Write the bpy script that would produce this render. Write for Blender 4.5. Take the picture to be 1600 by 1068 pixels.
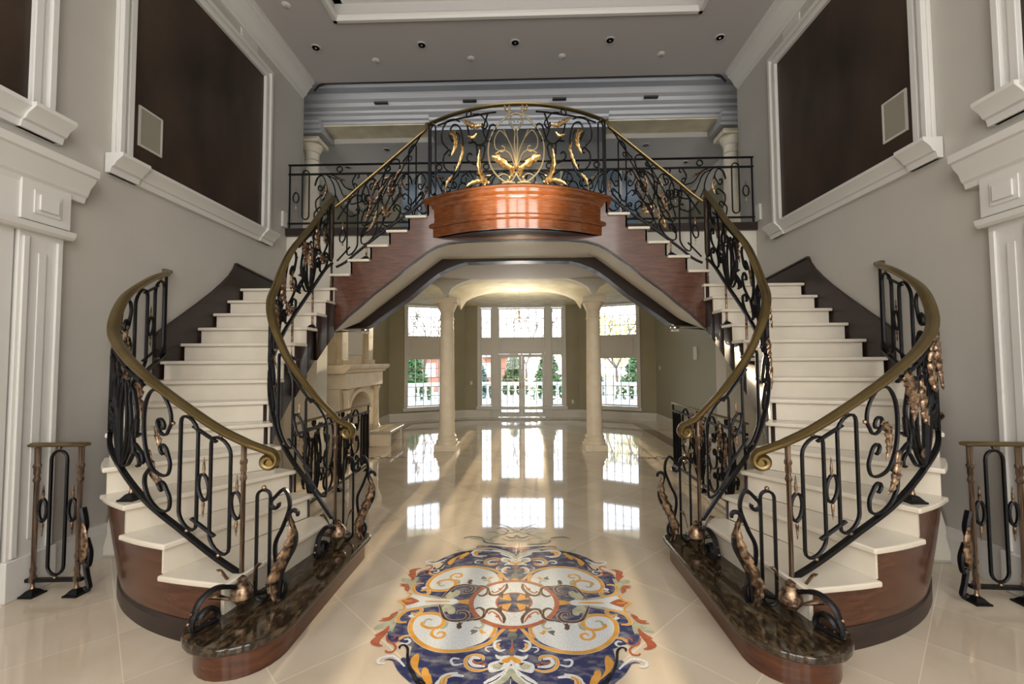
import bpy, bmesh, math, random
from mathutils import Vector, Matrix
random.seed(7)
PI = math.pi
for o in list(bpy.data.objects): bpy.data.objects.remove(o)
SC = bpy.context.scene
COL = SC.collection
# ---------------------------------------------------------------- camera
cam_d = bpy.data.cameras.new('camera'); cam = bpy.data.objects.new('camera', cam_d); COL.objects.link(cam)
cam_d.sensor_width = 36.0; cam_d.lens = 695.8 / 1600 * 36.0; cam_d.clip_start = 0.05; cam_d.clip_end = 400
_pit, _yaw, _rol = .0442, .0276, -.0057
_fw = Vector((-math.sin(_yaw) * math.cos(_pit), math.cos(_yaw) * math.cos(_pit), math.sin(_pit)))
_r = Vector((math.cos(_yaw), math.sin(_yaw), 0)); _u = _r.cross(_fw)
_R = math.cos(_rol) * _r + math.sin(_rol) * _u; _U = -math.sin(_rol) * _r + math.cos(_rol) * _u
cam.matrix_world = Matrix(((_R.x, _U.x, -_fw.x, .0856), (_R.y, _U.y, -_fw.y, 0), (_R.z, _U.z, -_fw.z, 1.7), (0, 0, 0, 1)))
SC.camera = cam
# ---------------------------------------------------------------- world, lights, exposure
SC.view_settings.view_transform = 'Standard'; SC.view_settings.look = 'None'
SC.view_settings.exposure = 0.0; SC.view_settings.gamma = 1.0; SC.view_settings.use_curve_mapping = False
SC.cycles.use_denoising = True
SC.cycles.max_bounces = 7; SC.cycles.diffuse_bounces = 4; SC.cycles.glossy_bounces = 4; SC.cycles.transparent_max_bounces = 12
SC.cycles.sample_clamp_indirect = 6.0; SC.cycles.caustics_reflective = False; SC.cycles.caustics_refractive = False
W = bpy.data.worlds.new('sky'); SC.world = W; W.use_nodes = True
nt = W.node_tree; nt.nodes.clear()
bg = nt.nodes.new('ShaderNodeBackground'); out = nt.nodes.new('ShaderNodeOutputWorld')
tc = nt.nodes.new('ShaderNodeTexCoord'); sp = nt.nodes.new('ShaderNodeSeparateXYZ'); rp = nt.nodes.new('ShaderNodeValToRGB')
nt.links.new(tc.outputs['Generated'], sp.inputs[0]); nt.links.new(sp.outputs['Z'], rp.inputs[0])
rp.color_ramp.elements[0].position = .0; rp.color_ramp.elements[0].color = (1, .97, .92, 1)
rp.color_ramp.elements[1].position = .45; rp.color_ramp.elements[1].color = (.62, .78, 1, 1)
nt.links.new(rp.outputs[0], bg.inputs[0]); bg.inputs[1].default_value = 6.4
nt.links.new(bg.outputs[0], out.inputs[0])

def lamp(kind, name, loc, aim, energy, color, spec=1.0, **kw):
    d = bpy.data.lights.new(name, kind); d.energy = energy; d.color = color; d.specular_factor = spec
    for k, v in kw.items(): setattr(d, k, v)
    o = bpy.data.objects.new(name, d); COL.objects.link(o); o.location = loc
    o.rotation_euler = (Vector(aim) - Vector(loc)).to_track_quat('-Z', 'Y').to_euler()
    return o
lamp('SUN', 'low_sun', (0.6, 20, 5), (0.6 - .028 * 20, 0, 5 - .15 * 20), 13.0, (1, .80, .52), angle=.012)
# added area lamps before the solid front wall; stand for assumed entrance windows
for (x, w) in ((-2.35, 1.3), (-.62, 1.05), (.62, 1.05), (2.35, 1.3)):
    lamp('AREA', 'entrance_daylight', (x, -2.3, 3.8), (x * .8, 8, 3.2), 112 * w, (1, .965, .92), shape='RECTANGLE', size=w, size_y=5.2)
# added spot lamp behind the camera; stands for sun glancing off assumed entrance glass
lamp('SPOT', 'sunlit_entrance_glass', (0, -1.9, 1.1), (0, 5.5, 3.85), 10500, (1, .80, .54), spot_size=.185, spot_blend=1.0, shadow_soft_size=.12)
# the sky reaches the great room through its bay windows (light portals, they add no light of their own)
for (x, y, ax, w) in ((-2.78, 13.05, -1.5, 1.5), (0, 13.62, 0, 2.6), (2.78, 13.05, 1.5, 1.5)):
    lamp('AREA', 'bay_window_portal', (x, y, 1.9), (x + (-.46 if x < 0 else .46 if x > 0 else 0) * -1, y - 1, 1.9), 1, (1, 1, 1), shape='RECTANGLE', size=w, size_y=3.1).data.cycles.is_portal = True
lamp('AREA', 'chandelier_glow', (-.03, 10.4, 2.35), (-.03, 10.4, 5), 42, (1, .93, .80), shape='DISK', size=.6)  # added uplight below the chandelier, brightens the great room
lamp('AREA', 'upper_hall_daylight', (0, 12.4, 5.4), (0, 6, 5.2), 20, (1, .97, .92), spec=0, shape='RECTANGLE', size=5, size_y=1.5)  # added fill lamp for the upper hall, no window behind it

# ---------------------------------------------------------------- materials
def mat(name, col, rough=.5, metal=0, spec=.5, coat=0, noise=None, bump=None, col2=None, scale=6, det=4, coord='Object', stretch=None):
    m = bpy.data.materials.new(name); m.use_nodes = True; t = m.node_tree; b = t.nodes['Principled BSDF']
    b.inputs['Base Color'].default_value = (*col, 1); b.inputs['Roughness'].default_value = rough; b.inputs['Metallic'].default_value = metal
    b.inputs['Specular IOR Level'].default_value = spec; b.inputs['Coat Weight'].default_value = coat; b.inputs['Coat Roughness'].default_value = .08
    if col2 is not None or bump:
        c = t.nodes.new('ShaderNodeTexCoord'); mp = t.nodes.new('ShaderNodeMapping'); t.links.new(c.outputs[coord], mp.inputs[0])
        if stretch: mp.inputs['Scale'].default_value = stretch
        n = t.nodes.new('ShaderNodeTexNoise'); n.inputs['Scale'].default_value = scale; n.inputs['Detail'].default_value = det
        t.links.new(mp.outputs[0], n.inputs['Vector'])
        if col2 is not None:
            r = t.nodes.new('ShaderNodeValToRGB'); r.color_ramp.elements[0].color = (*col, 1); r.color_ramp.elements[1].color = (*col2, 1)
            lo, hi = noise or (.35, .65); r.color_ramp.elements[0].position = lo; r.color_ramp.elements[1].position = hi
            t.links.new(n.outputs['Fac'], r.inputs[0]); t.links.new(r.outputs[0], b.inputs['Base Color'])
        if bump:
            bp = t.nodes.new('ShaderNodeBump'); bp.inputs['Strength'].default_value = bump; bp.inputs['Distance'].default_value = .01
            t.links.new(n.outputs['Fac'], bp.inputs['Height']); t.links.new(bp.outputs[0], b.inputs['Normal'])
    return m
M = {}
M['wall'] = mat('greige_paint', (.49, .47, .43), .6, col2=(.52, .50, .455), scale=1.5)
M['olive'] = mat('olive_paint', (.31, .285, .19), .6, col2=(.34, .31, .21), scale=1.5)
M['sage'] = mat('sage_paint', (.33, .32, .24), .6)
M['ceil'] = mat('ceiling_paint', (.52, .50, .485), .7)
M['white'] = mat('white_trim_paint', (.67, .66, .63), .4)
M['cream'] = mat('cream_plaster', (.66, .63, .55), .6)
M['brown'] = mat('brown_venetian_plaster', (.018, .011, .007), .42, noise=(.3, .72), col2=(.065, .041, .026), scale=1.8, det=8, stretch=(1, 1, .45), bump=.12, spec=.35)
M['marble'] = mat('cream_marble_tread', (.64, .585, .49), .22, col2=(.70, .645, .55), scale=3, det=8, coord='Object')
M['lime'] = mat('carved_limestone', (.70, .60, .44), .6, col2=(.78, .68, .52), scale=5, bump=.08)
M['fresco'] = mat('mottled_vault_plaster', (.55, .47, .30), .7, col2=(.68, .61, .44), scale=3, det=8)
M['iron'] = mat('black_wrought_iron', (.012, .012, .014), .38, .6, bump=.25, scale=60, spec=.5)
M['bronze'] = mat('antique_bronze_leaf', (.07, .045, .032), .36, .85, col2=(.50, .34, .22), noise=(.38, .66), scale=30, bump=.08)
M['post'] = mat('streaked_bronze_post', (.06, .04, .03), .34, .85, col2=(.34, .24, .17), noise=(.35, .7), scale=40, stretch=(3, 3, .12))
M['gold'] = mat('gilded_leaf', (.52, .30, .10), .3, .95, col2=(.95, .66, .30), noise=(.35, .6), scale=30, bump=.3)
M['brass'] = mat('brushed_brass_handrail', (.20, .145, .058), .32, .9, col2=(.25, .185, .08), scale=4, stretch=(1, 1, 1))
M['steel'] = mat('dull_nickel', (.6, .6, .6), .25, 1)
M['granite'] = mat('brown_granite_slab', (.022, .015, .009), .07, col2=(.13, .085, .045), noise=(.45, .8), scale=34, det=10, stretch=(1, .45, 1), spec=.6)
M['black'] = mat('dark_recess', (.006, .006, .006), .5)
M['plate'] = mat('beige_speaker_cloth', (.26, .24, .19), .7)
M['crystal'] = mat('cut_crystal', (.9, .9, .92), .05, .3, spec=1)
def wood(name, c1, c2, rough, coat, stretch, scale=5):
    return mat(name, c1, rough, 0, .5, coat, noise=(.3, .7), col2=c2, scale=scale, det=9, stretch=stretch)
M['mahog'] = wood('dark_mahogany', (.048, .013, .005), (.115, .036, .013), .26, .25, (1, 1, 7))
M['mahogx'] = wood('mahogany_stringer', (.060, .020, .011), (.125, .048, .026), .28, .4, (1.2, 1.2, 9))
M['espresso'] = wood('espresso_trim', (.014, .007, .006), (.028, .013, .010), .42, .08, (1, 1, 6))
M['cherry'] = wood('varnished_cherry', (.105, .032, .010), (.20, .068, .022), .14, 1.0, (2, 2, 14))
def glassmat():
    m = bpy.data.materials.new('window_glass'); m.use_nodes = True; t = m.node_tree; t.nodes.clear()
    o = t.nodes.new('ShaderNodeOutputMaterial'); a = t.nodes.new('ShaderNodeBsdfTransparent'); g = t.nodes.new('ShaderNodeBsdfGlossy'); g.inputs['Roughness'].default_value = .01
    f = t.nodes.new('ShaderNodeFresnel'); f.inputs[0].default_value = 1.4; x = t.nodes.new('ShaderNodeMixShader')
    t.links.new(f.outputs[0], x.inputs[0]); t.links.new(a.outputs[0], x.inputs[1]); t.links.new(g.outputs[0], x.inputs[2]); t.links.new(x.outputs[0], o.inputs[0])
    return m
M['glass'] = glassmat()
def floormat():
    m = bpy.data.materials.new('polished_cream_marble_tiles'); m.use_nodes = True; t = m.node_tree; b = t.nodes['Principled BSDF']; N = t.nodes; Lk = t.links
    c = N.new('ShaderNodeTexCoord'); s = N.new('ShaderNodeSeparateXYZ'); Lk.new(c.outputs['Object'], s.inputs[0])
    def mth(op, a, bb=None):
        n = N.new('ShaderNodeMath'); n.operation = op
        for i, v in enumerate((a, bb)):
            if v is None: continue
            if isinstance(v, (int, float)): n.inputs[i].default_value = v
            else: Lk.new(v, n.inputs[i])
        return n.outputs[0]
    k = 1 / .83
    x = mth('MULTIPLY', s.outputs['X'], k); y = mth('MULTIPLY', mth('SUBTRACT', s.outputs['Y'], 3.65), k)
    a = mth('ADD', mth('ADD', x, y), 100.0); d = mth('ADD', mth('SUBTRACT', x, y), 100.0)
    def edge(v):
        f = mth('FRACT', v); return mth('LESS_THAN', mth('MINIMUM', f, mth('SUBTRACT', 1.0, f)), .0042)
    j = mth('MAXIMUM', edge(a), edge(d))
    cmb = N.new('ShaderNodeCombineXYZ'); Lk.new(mth('FLOOR', a), cmb.inputs[0]); Lk.new(mth('FLOOR', d), cmb.inputs[1])
    wn = N.new('ShaderNodeTexWhiteNoise'); wn.noise_dimensions = '3D'; Lk.new(cmb.outputs[0], wn.inputs['Vector'])
    va = N.new('ShaderNodeVectorMath'); va.operation = 'MULTIPLY_ADD'; Lk.new(wn.outputs['Color'], va.inputs[0]); va.inputs[1].default_value = (9, 9, 9); Lk.new(c.outputs['Object'], va.inputs[2])
    n1 = N.new('ShaderNodeTexNoise'); n1.inputs['Scale'].default_value = 1.6; n1.inputs['Detail'].default_value = 8; n1.inputs['Distortion'].default_value = .8; Lk.new(va.outputs[0], n1.inputs['Vector'])
    r = N.new('ShaderNodeValToRGB'); r.color_ramp.elements[0].position = .3; r.color_ramp.elements[0].color = (.58, .495, .39, 1); r.color_ramp.elements[1].position = .7; r.color_ramp.elements[1].color = (.69, .61, .50, 1)
    Lk.new(n1.outputs['Fac'], r.inputs[0])
    mx = N.new('ShaderNodeMix'); mx.data_type = 'RGBA'; mx.blend_type = 'MULTIPLY'; mx.inputs[0].default_value = 1
    g = N.new('ShaderNodeValToRGB'); g.color_ramp.elements[0].color = (.93, .92, .90, 1); g.color_ramp.elements[1].color = (1.02, 1.0, .98, 1); Lk.new(wn.outputs['Value'], g.inputs[0])
    Lk.new(r.outputs[0], mx.inputs[6]); Lk.new(g.outputs[0], mx.inputs[7])
    m2 = N.new('ShaderNodeMix'); m2.data_type = 'RGBA'; Lk.new(j, m2.inputs[0]); Lk.new(mx.outputs[2], m2.inputs[6]); m2.inputs[7].default_value = (.80, .72, .60, 1)
    Lk.new(m2.outputs[2], b.inputs['Base Color']); b.inputs['Roughness'].default_value = .045; b.inputs['Specular IOR Level'].default_value = .62
    b.inputs['Coat Weight'].default_value = .35; b.inputs['Coat Roughness'].default_value = .03
    n2 = N.new('ShaderNodeTexNoise'); n2.inputs['Scale'].default_value = 1.4; n2.inputs['Detail'].default_value = 1; Lk.new(va.outputs[0], n2.inputs['Vector'])
    bp = N.new('ShaderNodeBump'); bp.inputs['Strength'].default_value = .06; bp.inputs['Distance'].default_value = .006; Lk.new(n2.outputs['Fac'], bp.inputs['Height']); Lk.new(bp.outputs[0], b.inputs['Normal']); Lk.new(bp.outputs[0], b.inputs['Coat Normal'])
    return m
M['floor'] = floormat()
def stone(name, c1, c2, scale, noise=(.4, .6), st=None):
    return mat(name, c1, .07, 0, .6, 0, noise=noise, col2=c2, scale=scale, det=10, stretch=st)
INL = {'O': ('ochre', stone('ochre_marble_inlay', (.62, .30, .055), (.72, .38, .09), 12)),
       'W': ('white', stone('white_mosaic_inlay', (.52, .56, .60), (.80, .82, .84), 160)),
       'L': ('lapis', stone('lapis_blue_inlay', (.035, .042, .125), (.30, .29, .30), 11, (.46, .78), (1, 1.8, 1))),
       'R': ('rust', stone('rust_red_inlay', (.36, .10, .055), (.42, .14, .075), 20)),
       'D': ('dark_brown', stone('dark_brown_inlay', (.07, .035, .028), (.12, .07, .055), 20)),
       'G': ('grey_green', stone('grey_green_inlay', (.36, .37, .27), (.46, .47, .36), 18)),
       'K': ('black', stone('black_marble_inlay', (.01, .012, .014), (.03, .03, .035), 18)),
       'S': ('slate', stone('slate_grey_inlay', (.12, .13, .12), (.20, .21, .20), 18))}
M['band'] = stone('brown_border_marble', (.20, .13, .10), (.27, .19, .15), 10)

# ---------------------------------------------------------------- mesh helpers
WO = {}   # world origin of every object made here
def wo(o): return WO.get(o.name, Vector((0, 0, 0)))
def catm(P, n=8, closed=False):
    P = [Vector(p) for p in P]
    Q = [P[-1]] + P + [P[0], P[1]] if closed else [2 * P[0] - P[1]] + P + [2 * P[-1] - P[-2]]
    o = []
    for i in range(1, len(Q) - 2):
        a, b, c, d = Q[i - 1:i + 3]
        for k in range(n):
            t = k / n
            o.append(.5 * ((2 * b) + (c - a) * t + (2 * a - 5 * b + 4 * c - d) * t * t + (3 * b - 3 * c + d - a) * t ** 3))
    if not closed: o.append(P[-1])
    return o
class MB:
    def __init__(s): s.v = []; s.f = []
    def add(s, vs, fs):
        n = len(s.v); s.v += [tuple(v) for v in vs]; s.f += [tuple(i + n for i in f) for f in fs]; return s
    def box(s, x0, x1, y0, y1, z0, z1):
        v = [(x0, y0, z0), (x1, y0, z0), (x1, y1, z0), (x0, y1, z0), (x0, y0, z1), (x1, y0, z1), (x1, y1, z1), (x0, y1, z1)]
        return s.add(v, [(3, 2, 1, 0), (4, 5, 6, 7), (0, 1, 5, 4), (1, 2, 6, 5), (2, 3, 7, 6), (3, 0, 4, 7)])
    def prism(s, poly, fn, a, b):
        """poly (p,q) points; fn(p,q,t)->xyz; extruded between t=a and t=b"""
        n = len(poly); v = [fn(p, q, a) for p, q in poly] + [fn(p, q, b) for p, q in poly]
        return s.add(v, [tuple(range(n))[::-1], tuple(range(n, 2 * n))] + [(i, (i + 1) % n, n + (i + 1) % n, n + i) for i in range(n)])
    def xy(s, poly, z0, z1): return s.prism(poly, lambda p, q, t: (p, q, t), z0, z1)
    def xz(s, poly, y0, y1): return s.prism(poly, lambda p, q, t: (p, t, q), y0, y1)
    def yz(s, poly, x0, x1): return s.prism(poly, lambda p, q, t: (t, p, q), x0, x1)
    def rings(s, R, closed=False, caps=True):
        m = len(R[0]); n = len(R); v = [p for r in R for p in r]; f = []
        for i in range(n if closed else n - 1):
            a = i * m; b = ((i + 1) % n) * m
            for j in range(m): f.append((a + j, a + (j + 1) % m, b + (j + 1) % m, b + j))
        if caps and not closed: f += [tuple(range(m))[::-1], tuple(range((n - 1) * m, n * m))]
        return s.add(v, f)
    def strip(s, A, B):
        n = len(A); return s.add(list(A) + list(B), [(i, i + 1, n + i + 1, n + i) for i in range(n - 1)])
    def grid(s, G):
        m = len(G[0]); v = [p for r in G for p in r]
        return s.add(v, [(i * m + j, i * m + j + 1, (i + 1) * m + j + 1, (i + 1) * m + j) for i in range(len(G) - 1) for j in range(m - 1)])
    def lathe(s, prof, c, n=20, axis='Z'):
        R = []
        for r, z in prof:
            ring = []
            for k in range(n):
                a = 2 * PI * k / n; x, y = r * math.cos(a), r * math.sin(a)
                ring.append((c[0] + x, c[1] + y, c[2] + z) if axis == 'Z' else (c[0] + x, c[1] + z, c[2] + y) if axis == 'Y' else (c[0] + z, c[1] + x, c[2] + y))
            R.append(ring)
        return s.rings(R)
    def ball(s, c, r, sz=1.0, n=8):
        return s.lathe([(max(.0004, r * math.sin(PI * k / 6)), -r * sz * math.cos(PI * k / 6)) for k in range(7)], c, n)
    def sweep(s, P, w, h, nrm=None, closed=False, sides=6, taper=None, prof=None):
        """w across (binormal), h along the hint normal; nrm: vector or list"""
        P = [Vector(p) for p in P]; n = len(P); R = []
        for i in range(n):
            a = P[(i - 1) % n] if closed or i else P[0]; b = P[(i + 1) % n] if closed or i < n - 1 else P[-1]
            T = b - a
            if T.length < 1e-9: T = Vector((0, 0, 1))
            T.normalize(); N = Vector(nrm[i] if isinstance(nrm, list) else (nrm or (0, 0, 1)))
            N = N - T * N.dot(T)
            if N.length < 1e-4: N = T.orthogonal()
            N.normalize(); B = T.cross(N); k = 1 if taper is None else taper(i / max(1, n - 1))
            if prof: R.append([P[i] + B * (p * k) + N * (q * k) for p, q in prof])
            else: R.append([P[i] + B * (math.cos(2 * PI * j / sides + PI / sides) * w * .5 * k * 1.15) + N * (math.sin(2 * PI * j / sides + PI / sides) * h * .5 * k * 1.15) for j in range(sides)])
        return s.rings(R, closed)
    def build(s, name, m, parent=None, smooth=True, bevel=0, loc=None, angle=.7):
        me = bpy.data.meshes.new(name)
        if parent is not None: L = wo(parent)
        elif loc is not None: L = Vector(loc)
        else:
            xs = [v[0] for v in s.v]; ys = [v[1] for v in s.v]; zs = [v[2] for v in s.v]
            L = Vector(((min(xs) + max(xs)) / 2, (min(ys) + max(ys)) / 2, min(zs)))
        me.from_pydata([Vector(v) - L for v in s.v], [], s.f); me.validate()
        bm = bmesh.new(); bm.from_mesh(me); bmesh.ops.recalc_face_normals(bm, faces=bm.faces); bm.to_mesh(me); bm.free()
        me.materials.append(M[m] if isinstance(m, str) else m)
        o = bpy.data.objects.new(name, me); COL.objects.link(o)
        if parent is not None: o.parent = parent
        else: o.location = L
        WO[o.name] = L
        if smooth:
            for p in me.polygons: p.use_smooth = True
            try: me.set_sharp_from_angle(angle=angle)
            except Exception: pass
        if bevel:
            b = o.modifiers.new('bevel', 'BEVEL'); b.width = bevel; b.segments = 3; b.limit_method = 'ANGLE'; b.angle_limit = .6
        return o
def tag(o, label, cat, group=None, kind=None):
    o['label'] = label; o['category'] = cat
    if group: o['group'] = group
    if kind: o['kind'] = kind
    return o
def thing(name, loc, label, cat, group=None):
    o = bpy.data.objects.new(name, None); COL.objects.link(o); o.location = loc; o.empty_display_size = .1
    WO[o.name] = Vector(loc); tag(o, label, cat, group); return o
def struct(o, label=None):
    o['kind'] = 'structure'
    if label: o['label'] = label
    return o
SIDE = {-1: 'left', 1: 'right'}
# ================================================================ room shell
XW = 3.675
M['hallwhite'] = mat('grey_white_cornice_paint', (.31, .305, .30), .5)  # white trim paint with the upper hall's shade put into its colour
def mould(prof, path, nrm):   # sweep a (outward, up) profile along a straight horizontal path
    mb = MB(); up = Vector((0, 0, 1)); nrm = Vector(nrm)
    R = [[Vector(p) + nrm * a + up * b for a, b in prof] for p in path]
    mb.rings(R); return mb
CROWN = [(0, 0), (.03, 0), (.04, .03), (.07, .05), (.10, .11), (.15, .18), (.18, .20), (.18, .235), (.21, .25), (.215, .31), (0, .31)]
struct(MB().box(-6, 6, -3, 13.86, -.12, 0).build('floor', 'floor', loc=(0, 0, 0), smooth=False), 'polished cream marble floor of large diagonal tiles')
# side walls of the foyer, with the upper wall plain (panels stand proud)
for s in (-1, 1):
    w = MB(); w.box(*sorted((s * XW, s * 3.95)), -2.5, 7.3, 0, 6.55)
    struct(w.build('wall_' + SIDE[s], 'wall', smooth=False), 'tall greige painted foyer wall')
struct(MB().box(-3.95, 3.95, -2.75, -2.55, 0, 6.55).build('wall_front', 'wall', smooth=False))
# foyer ceiling with tray opening
c = MB()
for b in ((-3.95, 3.95, 6.0, 7.38), (-3.95, 3.95, -2.75, .6), (-3.95, -2.56, .6, 6.0), (2.56, 3.95, .6, 6.0)): c.box(*b, 6.5, 6.6)
c.box(-2.7, 2.7, .5, 6.1, 6.95, 7.05)
for b in ((-2.7, -2.56, .5, 6.1), (2.56, 2.7, .5, 6.1), (-2.56, 2.56, .5, .6), (-2.56, 2.56, 6.0, 6.1)): c.box(*b, 6.6, 6.95)
struct(c.build('ceiling', 'ceil', smooth=False), 'pale foyer ceiling with a raised tray')
t = MB()
prof = [(0, -.03), (.05, -.03), (.07, 0), (.07, .04), (.03, .09), (0, .10)]
for (a, b, n) in (((-2.56, 6.0), (2.56, 6.0), (0, -1, 0)), ((-2.56, .6), (-2.56, 6.0), (1, 0, 0)), ((2.56, .6), (2.56, 6.0), (-1, 0, 0)), ((-2.56, .6), (2.56, .6), (0, 1, 0))):
    m = mould([(p, q) for p, q in prof], [(*a, 6.5), (*b, 6.5)], n); t.add(m.v, m.f)
    m = mould([(p * 2.2, .30 + q * 1.4) for p, q in prof], [(*a, 6.5), (*b, 6.5)], n); t.add(m.v, m.f)
struct(t.build('trim_1', 'white', smooth=False), 'white moulding round the ceiling tray')
for i, s in enumerate((-1, 1)):
    m = mould([(a, b * 1.02) for a, b in CROWN], [(s * XW, -2.5, 6.19), (s * XW, 7.3, 6.19)], (-s, 0, 0))
    struct(m.build('trim_%d' % (2 + i), 'white', angle=.4), 'white crown moulding along the %s wall' % SIDE[s])
# dark reveal where the foyer ceiling ends
m = MB(); pl = [(-3.5, 6.36), (-3.42, 6.45), (-3.3, 6.49), (3.3, 6.49), (3.42, 6.45), (3.5, 6.36)]
m.strip([(x, 7.36, z) for x, z in pl], [(x, 7.36, z + .035) for x, z in pl]); m.strip([(x, 7.39, z) for x, z in pl], [(x, 7.39, z + .035) for x, z in pl])
m.strip([(x, 7.36, z) for x, z in pl], [(x, 7.39, z) for x, z in pl])
struct(m.build('trim_4', 'espresso', smooth=False), 'thin dark reveal at the foyer ceiling edge')
# baseboards of the foyer
BASE = [(0, 0), (.035, 0), (.035, .20), (.022, .24), (.018, .28), (0, .285)]
for s in (-1, 1):
    m = mould(BASE, [(s * XW, 3.48, 0), (s * XW, 6.8, 0)], (-s, 0, 0)); struct(m.build('baseboard_' + SIDE[s], 'white', smooth=False))
    m = mould(BASE, [(s * XW, -2.5, 0), (s * XW, 3.16, 0)], (-s, 0, 0)); struct(m.build('baseboard_%s_front' % SIDE[s], 'white', smooth=False))
# brown plaster panels in white frames
def wall_panel(s, y0, y1, z0, z1, label, plate=True):
    X = s * XW; n = -s
    r = thing('wall_panel', (X, (y0 + y1) / 2, z0 - .2), label, 'wall panel')
    MB().box(*sorted((X + n * .004, X + n * .02)), y0 + .1, y1 - .1, z0, z1 - .1).build('plaster_field', 'brown', r, smooth=False)
    def frame(a0, a1, b0, b1, w, d0, d1):
        m = MB()
        for bb in ((a0, a0 + w, b0, b1), (a1 - w, a1, b0, b1), (a0 + w, a1 - w, b1 - w, b1)):
            m.box(*sorted((X + n * d0, X + n * d1)), *bb)
        return m
    f = frame(y0, y1, z0 - .02, z1, .17, 0, .035); g = frame(y0 + .015, y1 - .015, z0 - .02, z1 - .015, .05, .03, .075); f.add(g.v, g.f)
    g = frame(y0 + .11, y1 - .11, z0 - .02, z1 - .11, .06, .03, .06); f.add(g.v, g.f)
    f.build('frame', 'white', r, smooth=False, bevel=.006)
    SP = [(0, 0), (.04, 0), (.05, .05), (.07, .06), (.09, .10), (.13, .14), (.14, .15), (.14, .18), (0, .18)]
    m = mould(SP, [(X, y0 - .03, z0 - .19), (X, y1 + .03, z0 - .19)], (n, 0, 0))
    for e0, e1 in ((y0 - .06, y0 + .24), (y1 - .24, y1 + .06)):
        q = mould([(a * 1.18 + .01, b) for a, b in SP], [(X, e0, z0 - .19), (X, e1, z0 - .19)], (n, 0, 0)); m.add(q.v, q.f)
    m.build('sill_moulding', 'white', r, angle=.4)
    if plate:
        p = MB().box(*sorted((X + n * .02, X + n * .03)), y0 + .26, y0 + .52, z0 + .22, z0 + .60).build('speaker_grille', 'plate', r, smooth=False)
        q = MB()
        for bb in ((y0 + .25, y0 + .27, z0 + .21, z0 + .61), (y0 + .51, y0 + .53, z0 + .21, z0 + .61), (y0 + .27, y0 + .51, z0 + .21, z0 + .23), (y0 + .27, y0 + .51, z0 + .59, z0 + .61)):
            q.box(*sorted((X + n * .02, X + n * .034)), *bb)
        q.build('grille_rim', 'wall', p, smooth=False)
    return r
wall_panel(-1, 3.88, 6.34, 3.61, 6.02, 'large brown plaster panel in a white frame above the left staircase')
wall_panel(1, 3.88, 6.34, 3.61, 6.02, 'large brown plaster panel in a white frame above the right staircase')
wall_panel(-1, .7, 3.35, 3.65, 6.02, 'brown plaster panel cut off at the top left corner, above the left portal', False)
wall_panel(1, .7, 3.35, 3.65, 6.02, 'brown plaster panel cut off at the top right corner, above the right portal', False)
# portals (door cases with entablature)
def portal(s):
    X = s * XW; n = -s
    r = thing('doorway_surround', (X, 2.2, 0), 'white pilastered door surround with heavy cornice on the %s wall' % SIDE[s], 'door surround')
    for (a, b) in ((1.05, 1.33), (3.14, 3.46)):
        m = MB(); m.box(*sorted((X, X + n * .045)), a, b, 0, 2.72)
        m.box(*sorted((X + n * .045, X + n * .065)), a + .02, a + .06, .30, 2.66); m.box(*sorted((X + n * .045, X + n * .065)), b - .06, b - .02, .30, 2.66)
        m.box(*sorted((X + n * .045, X + n * .055)), a + .13, b - .13, .40, 2.55)
        m.build('pilaster', 'white', r, smooth=False, bevel=.006)
        MB().box(*sorted((X, X + n * .07)), a - .015, b + .015, 0, .29).build('plinth', 'white', r, smooth=False, bevel=.008)
        m = MB(); m.box(*sorted((X, X + n * .075)), a - .02, b + .02, 2.78, 3.08)
        m.box(*sorted((X + n * .075, X + n * .085)), a + .06, b - .06, 2.84, 3.02); m.box(*sorted((X + n * .085, X + n * .10)), a + .09, b - .09, 2.87, 2.99)
        m.build('frieze_block', 'white', r, smooth=False, bevel=.005)
    MB().box(*sorted((X, X + n * .06)), 1.35, 3.12, 2.72, 3.08).build('frieze', 'white', r, smooth=False)
    mould([(0, 0), (.09, 0), (.11, .02), (.12, .06), (0, .06)], [(X, 1.0, 2.70), (X, 3.49, 2.70)], (n, 0, 0)).build('architrave_moulding', 'white', r, smooth=False)
    CP = [(0, 0), (.06, 0), (.07, .04), (.09, .06), (.11, .12), (.15, .17), (.16, .20), (.185, .21), (.19, .27), (0, .27)]
    mould(CP, [(X, .95, 3.05), (X, 3.60, 3.05)], (n, 0, 0)).build('cornice', 'white', r, angle=.4)
    MB().box(*sorted((X + n * .002, X + n * .03)), 1.35, 3.12, 0, 2.70).build('door_leaf', 'white', r, smooth=False)
portal(-1); portal(1)
for s in (-1, 1):
    m = MB().box(*sorted((s * XW, s * (XW - .012))), 5.66, 6.02, 6.03, 6.24 if False else 6.19)
    r = tag(m.build('air_vent', 'white', smooth=False), 'white wall vent under the crown moulding of the %s wall' % SIDE[s], 'air vent')
    q = MB()
    for k in range(5): q.box(*sorted((s * (XW - .012), s * (XW - .018))), 5.68, 6.0, 6.05 + k * .026, 6.062 + k * .026)
    q.build('louvre', 'white', r, smooth=False)
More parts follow.
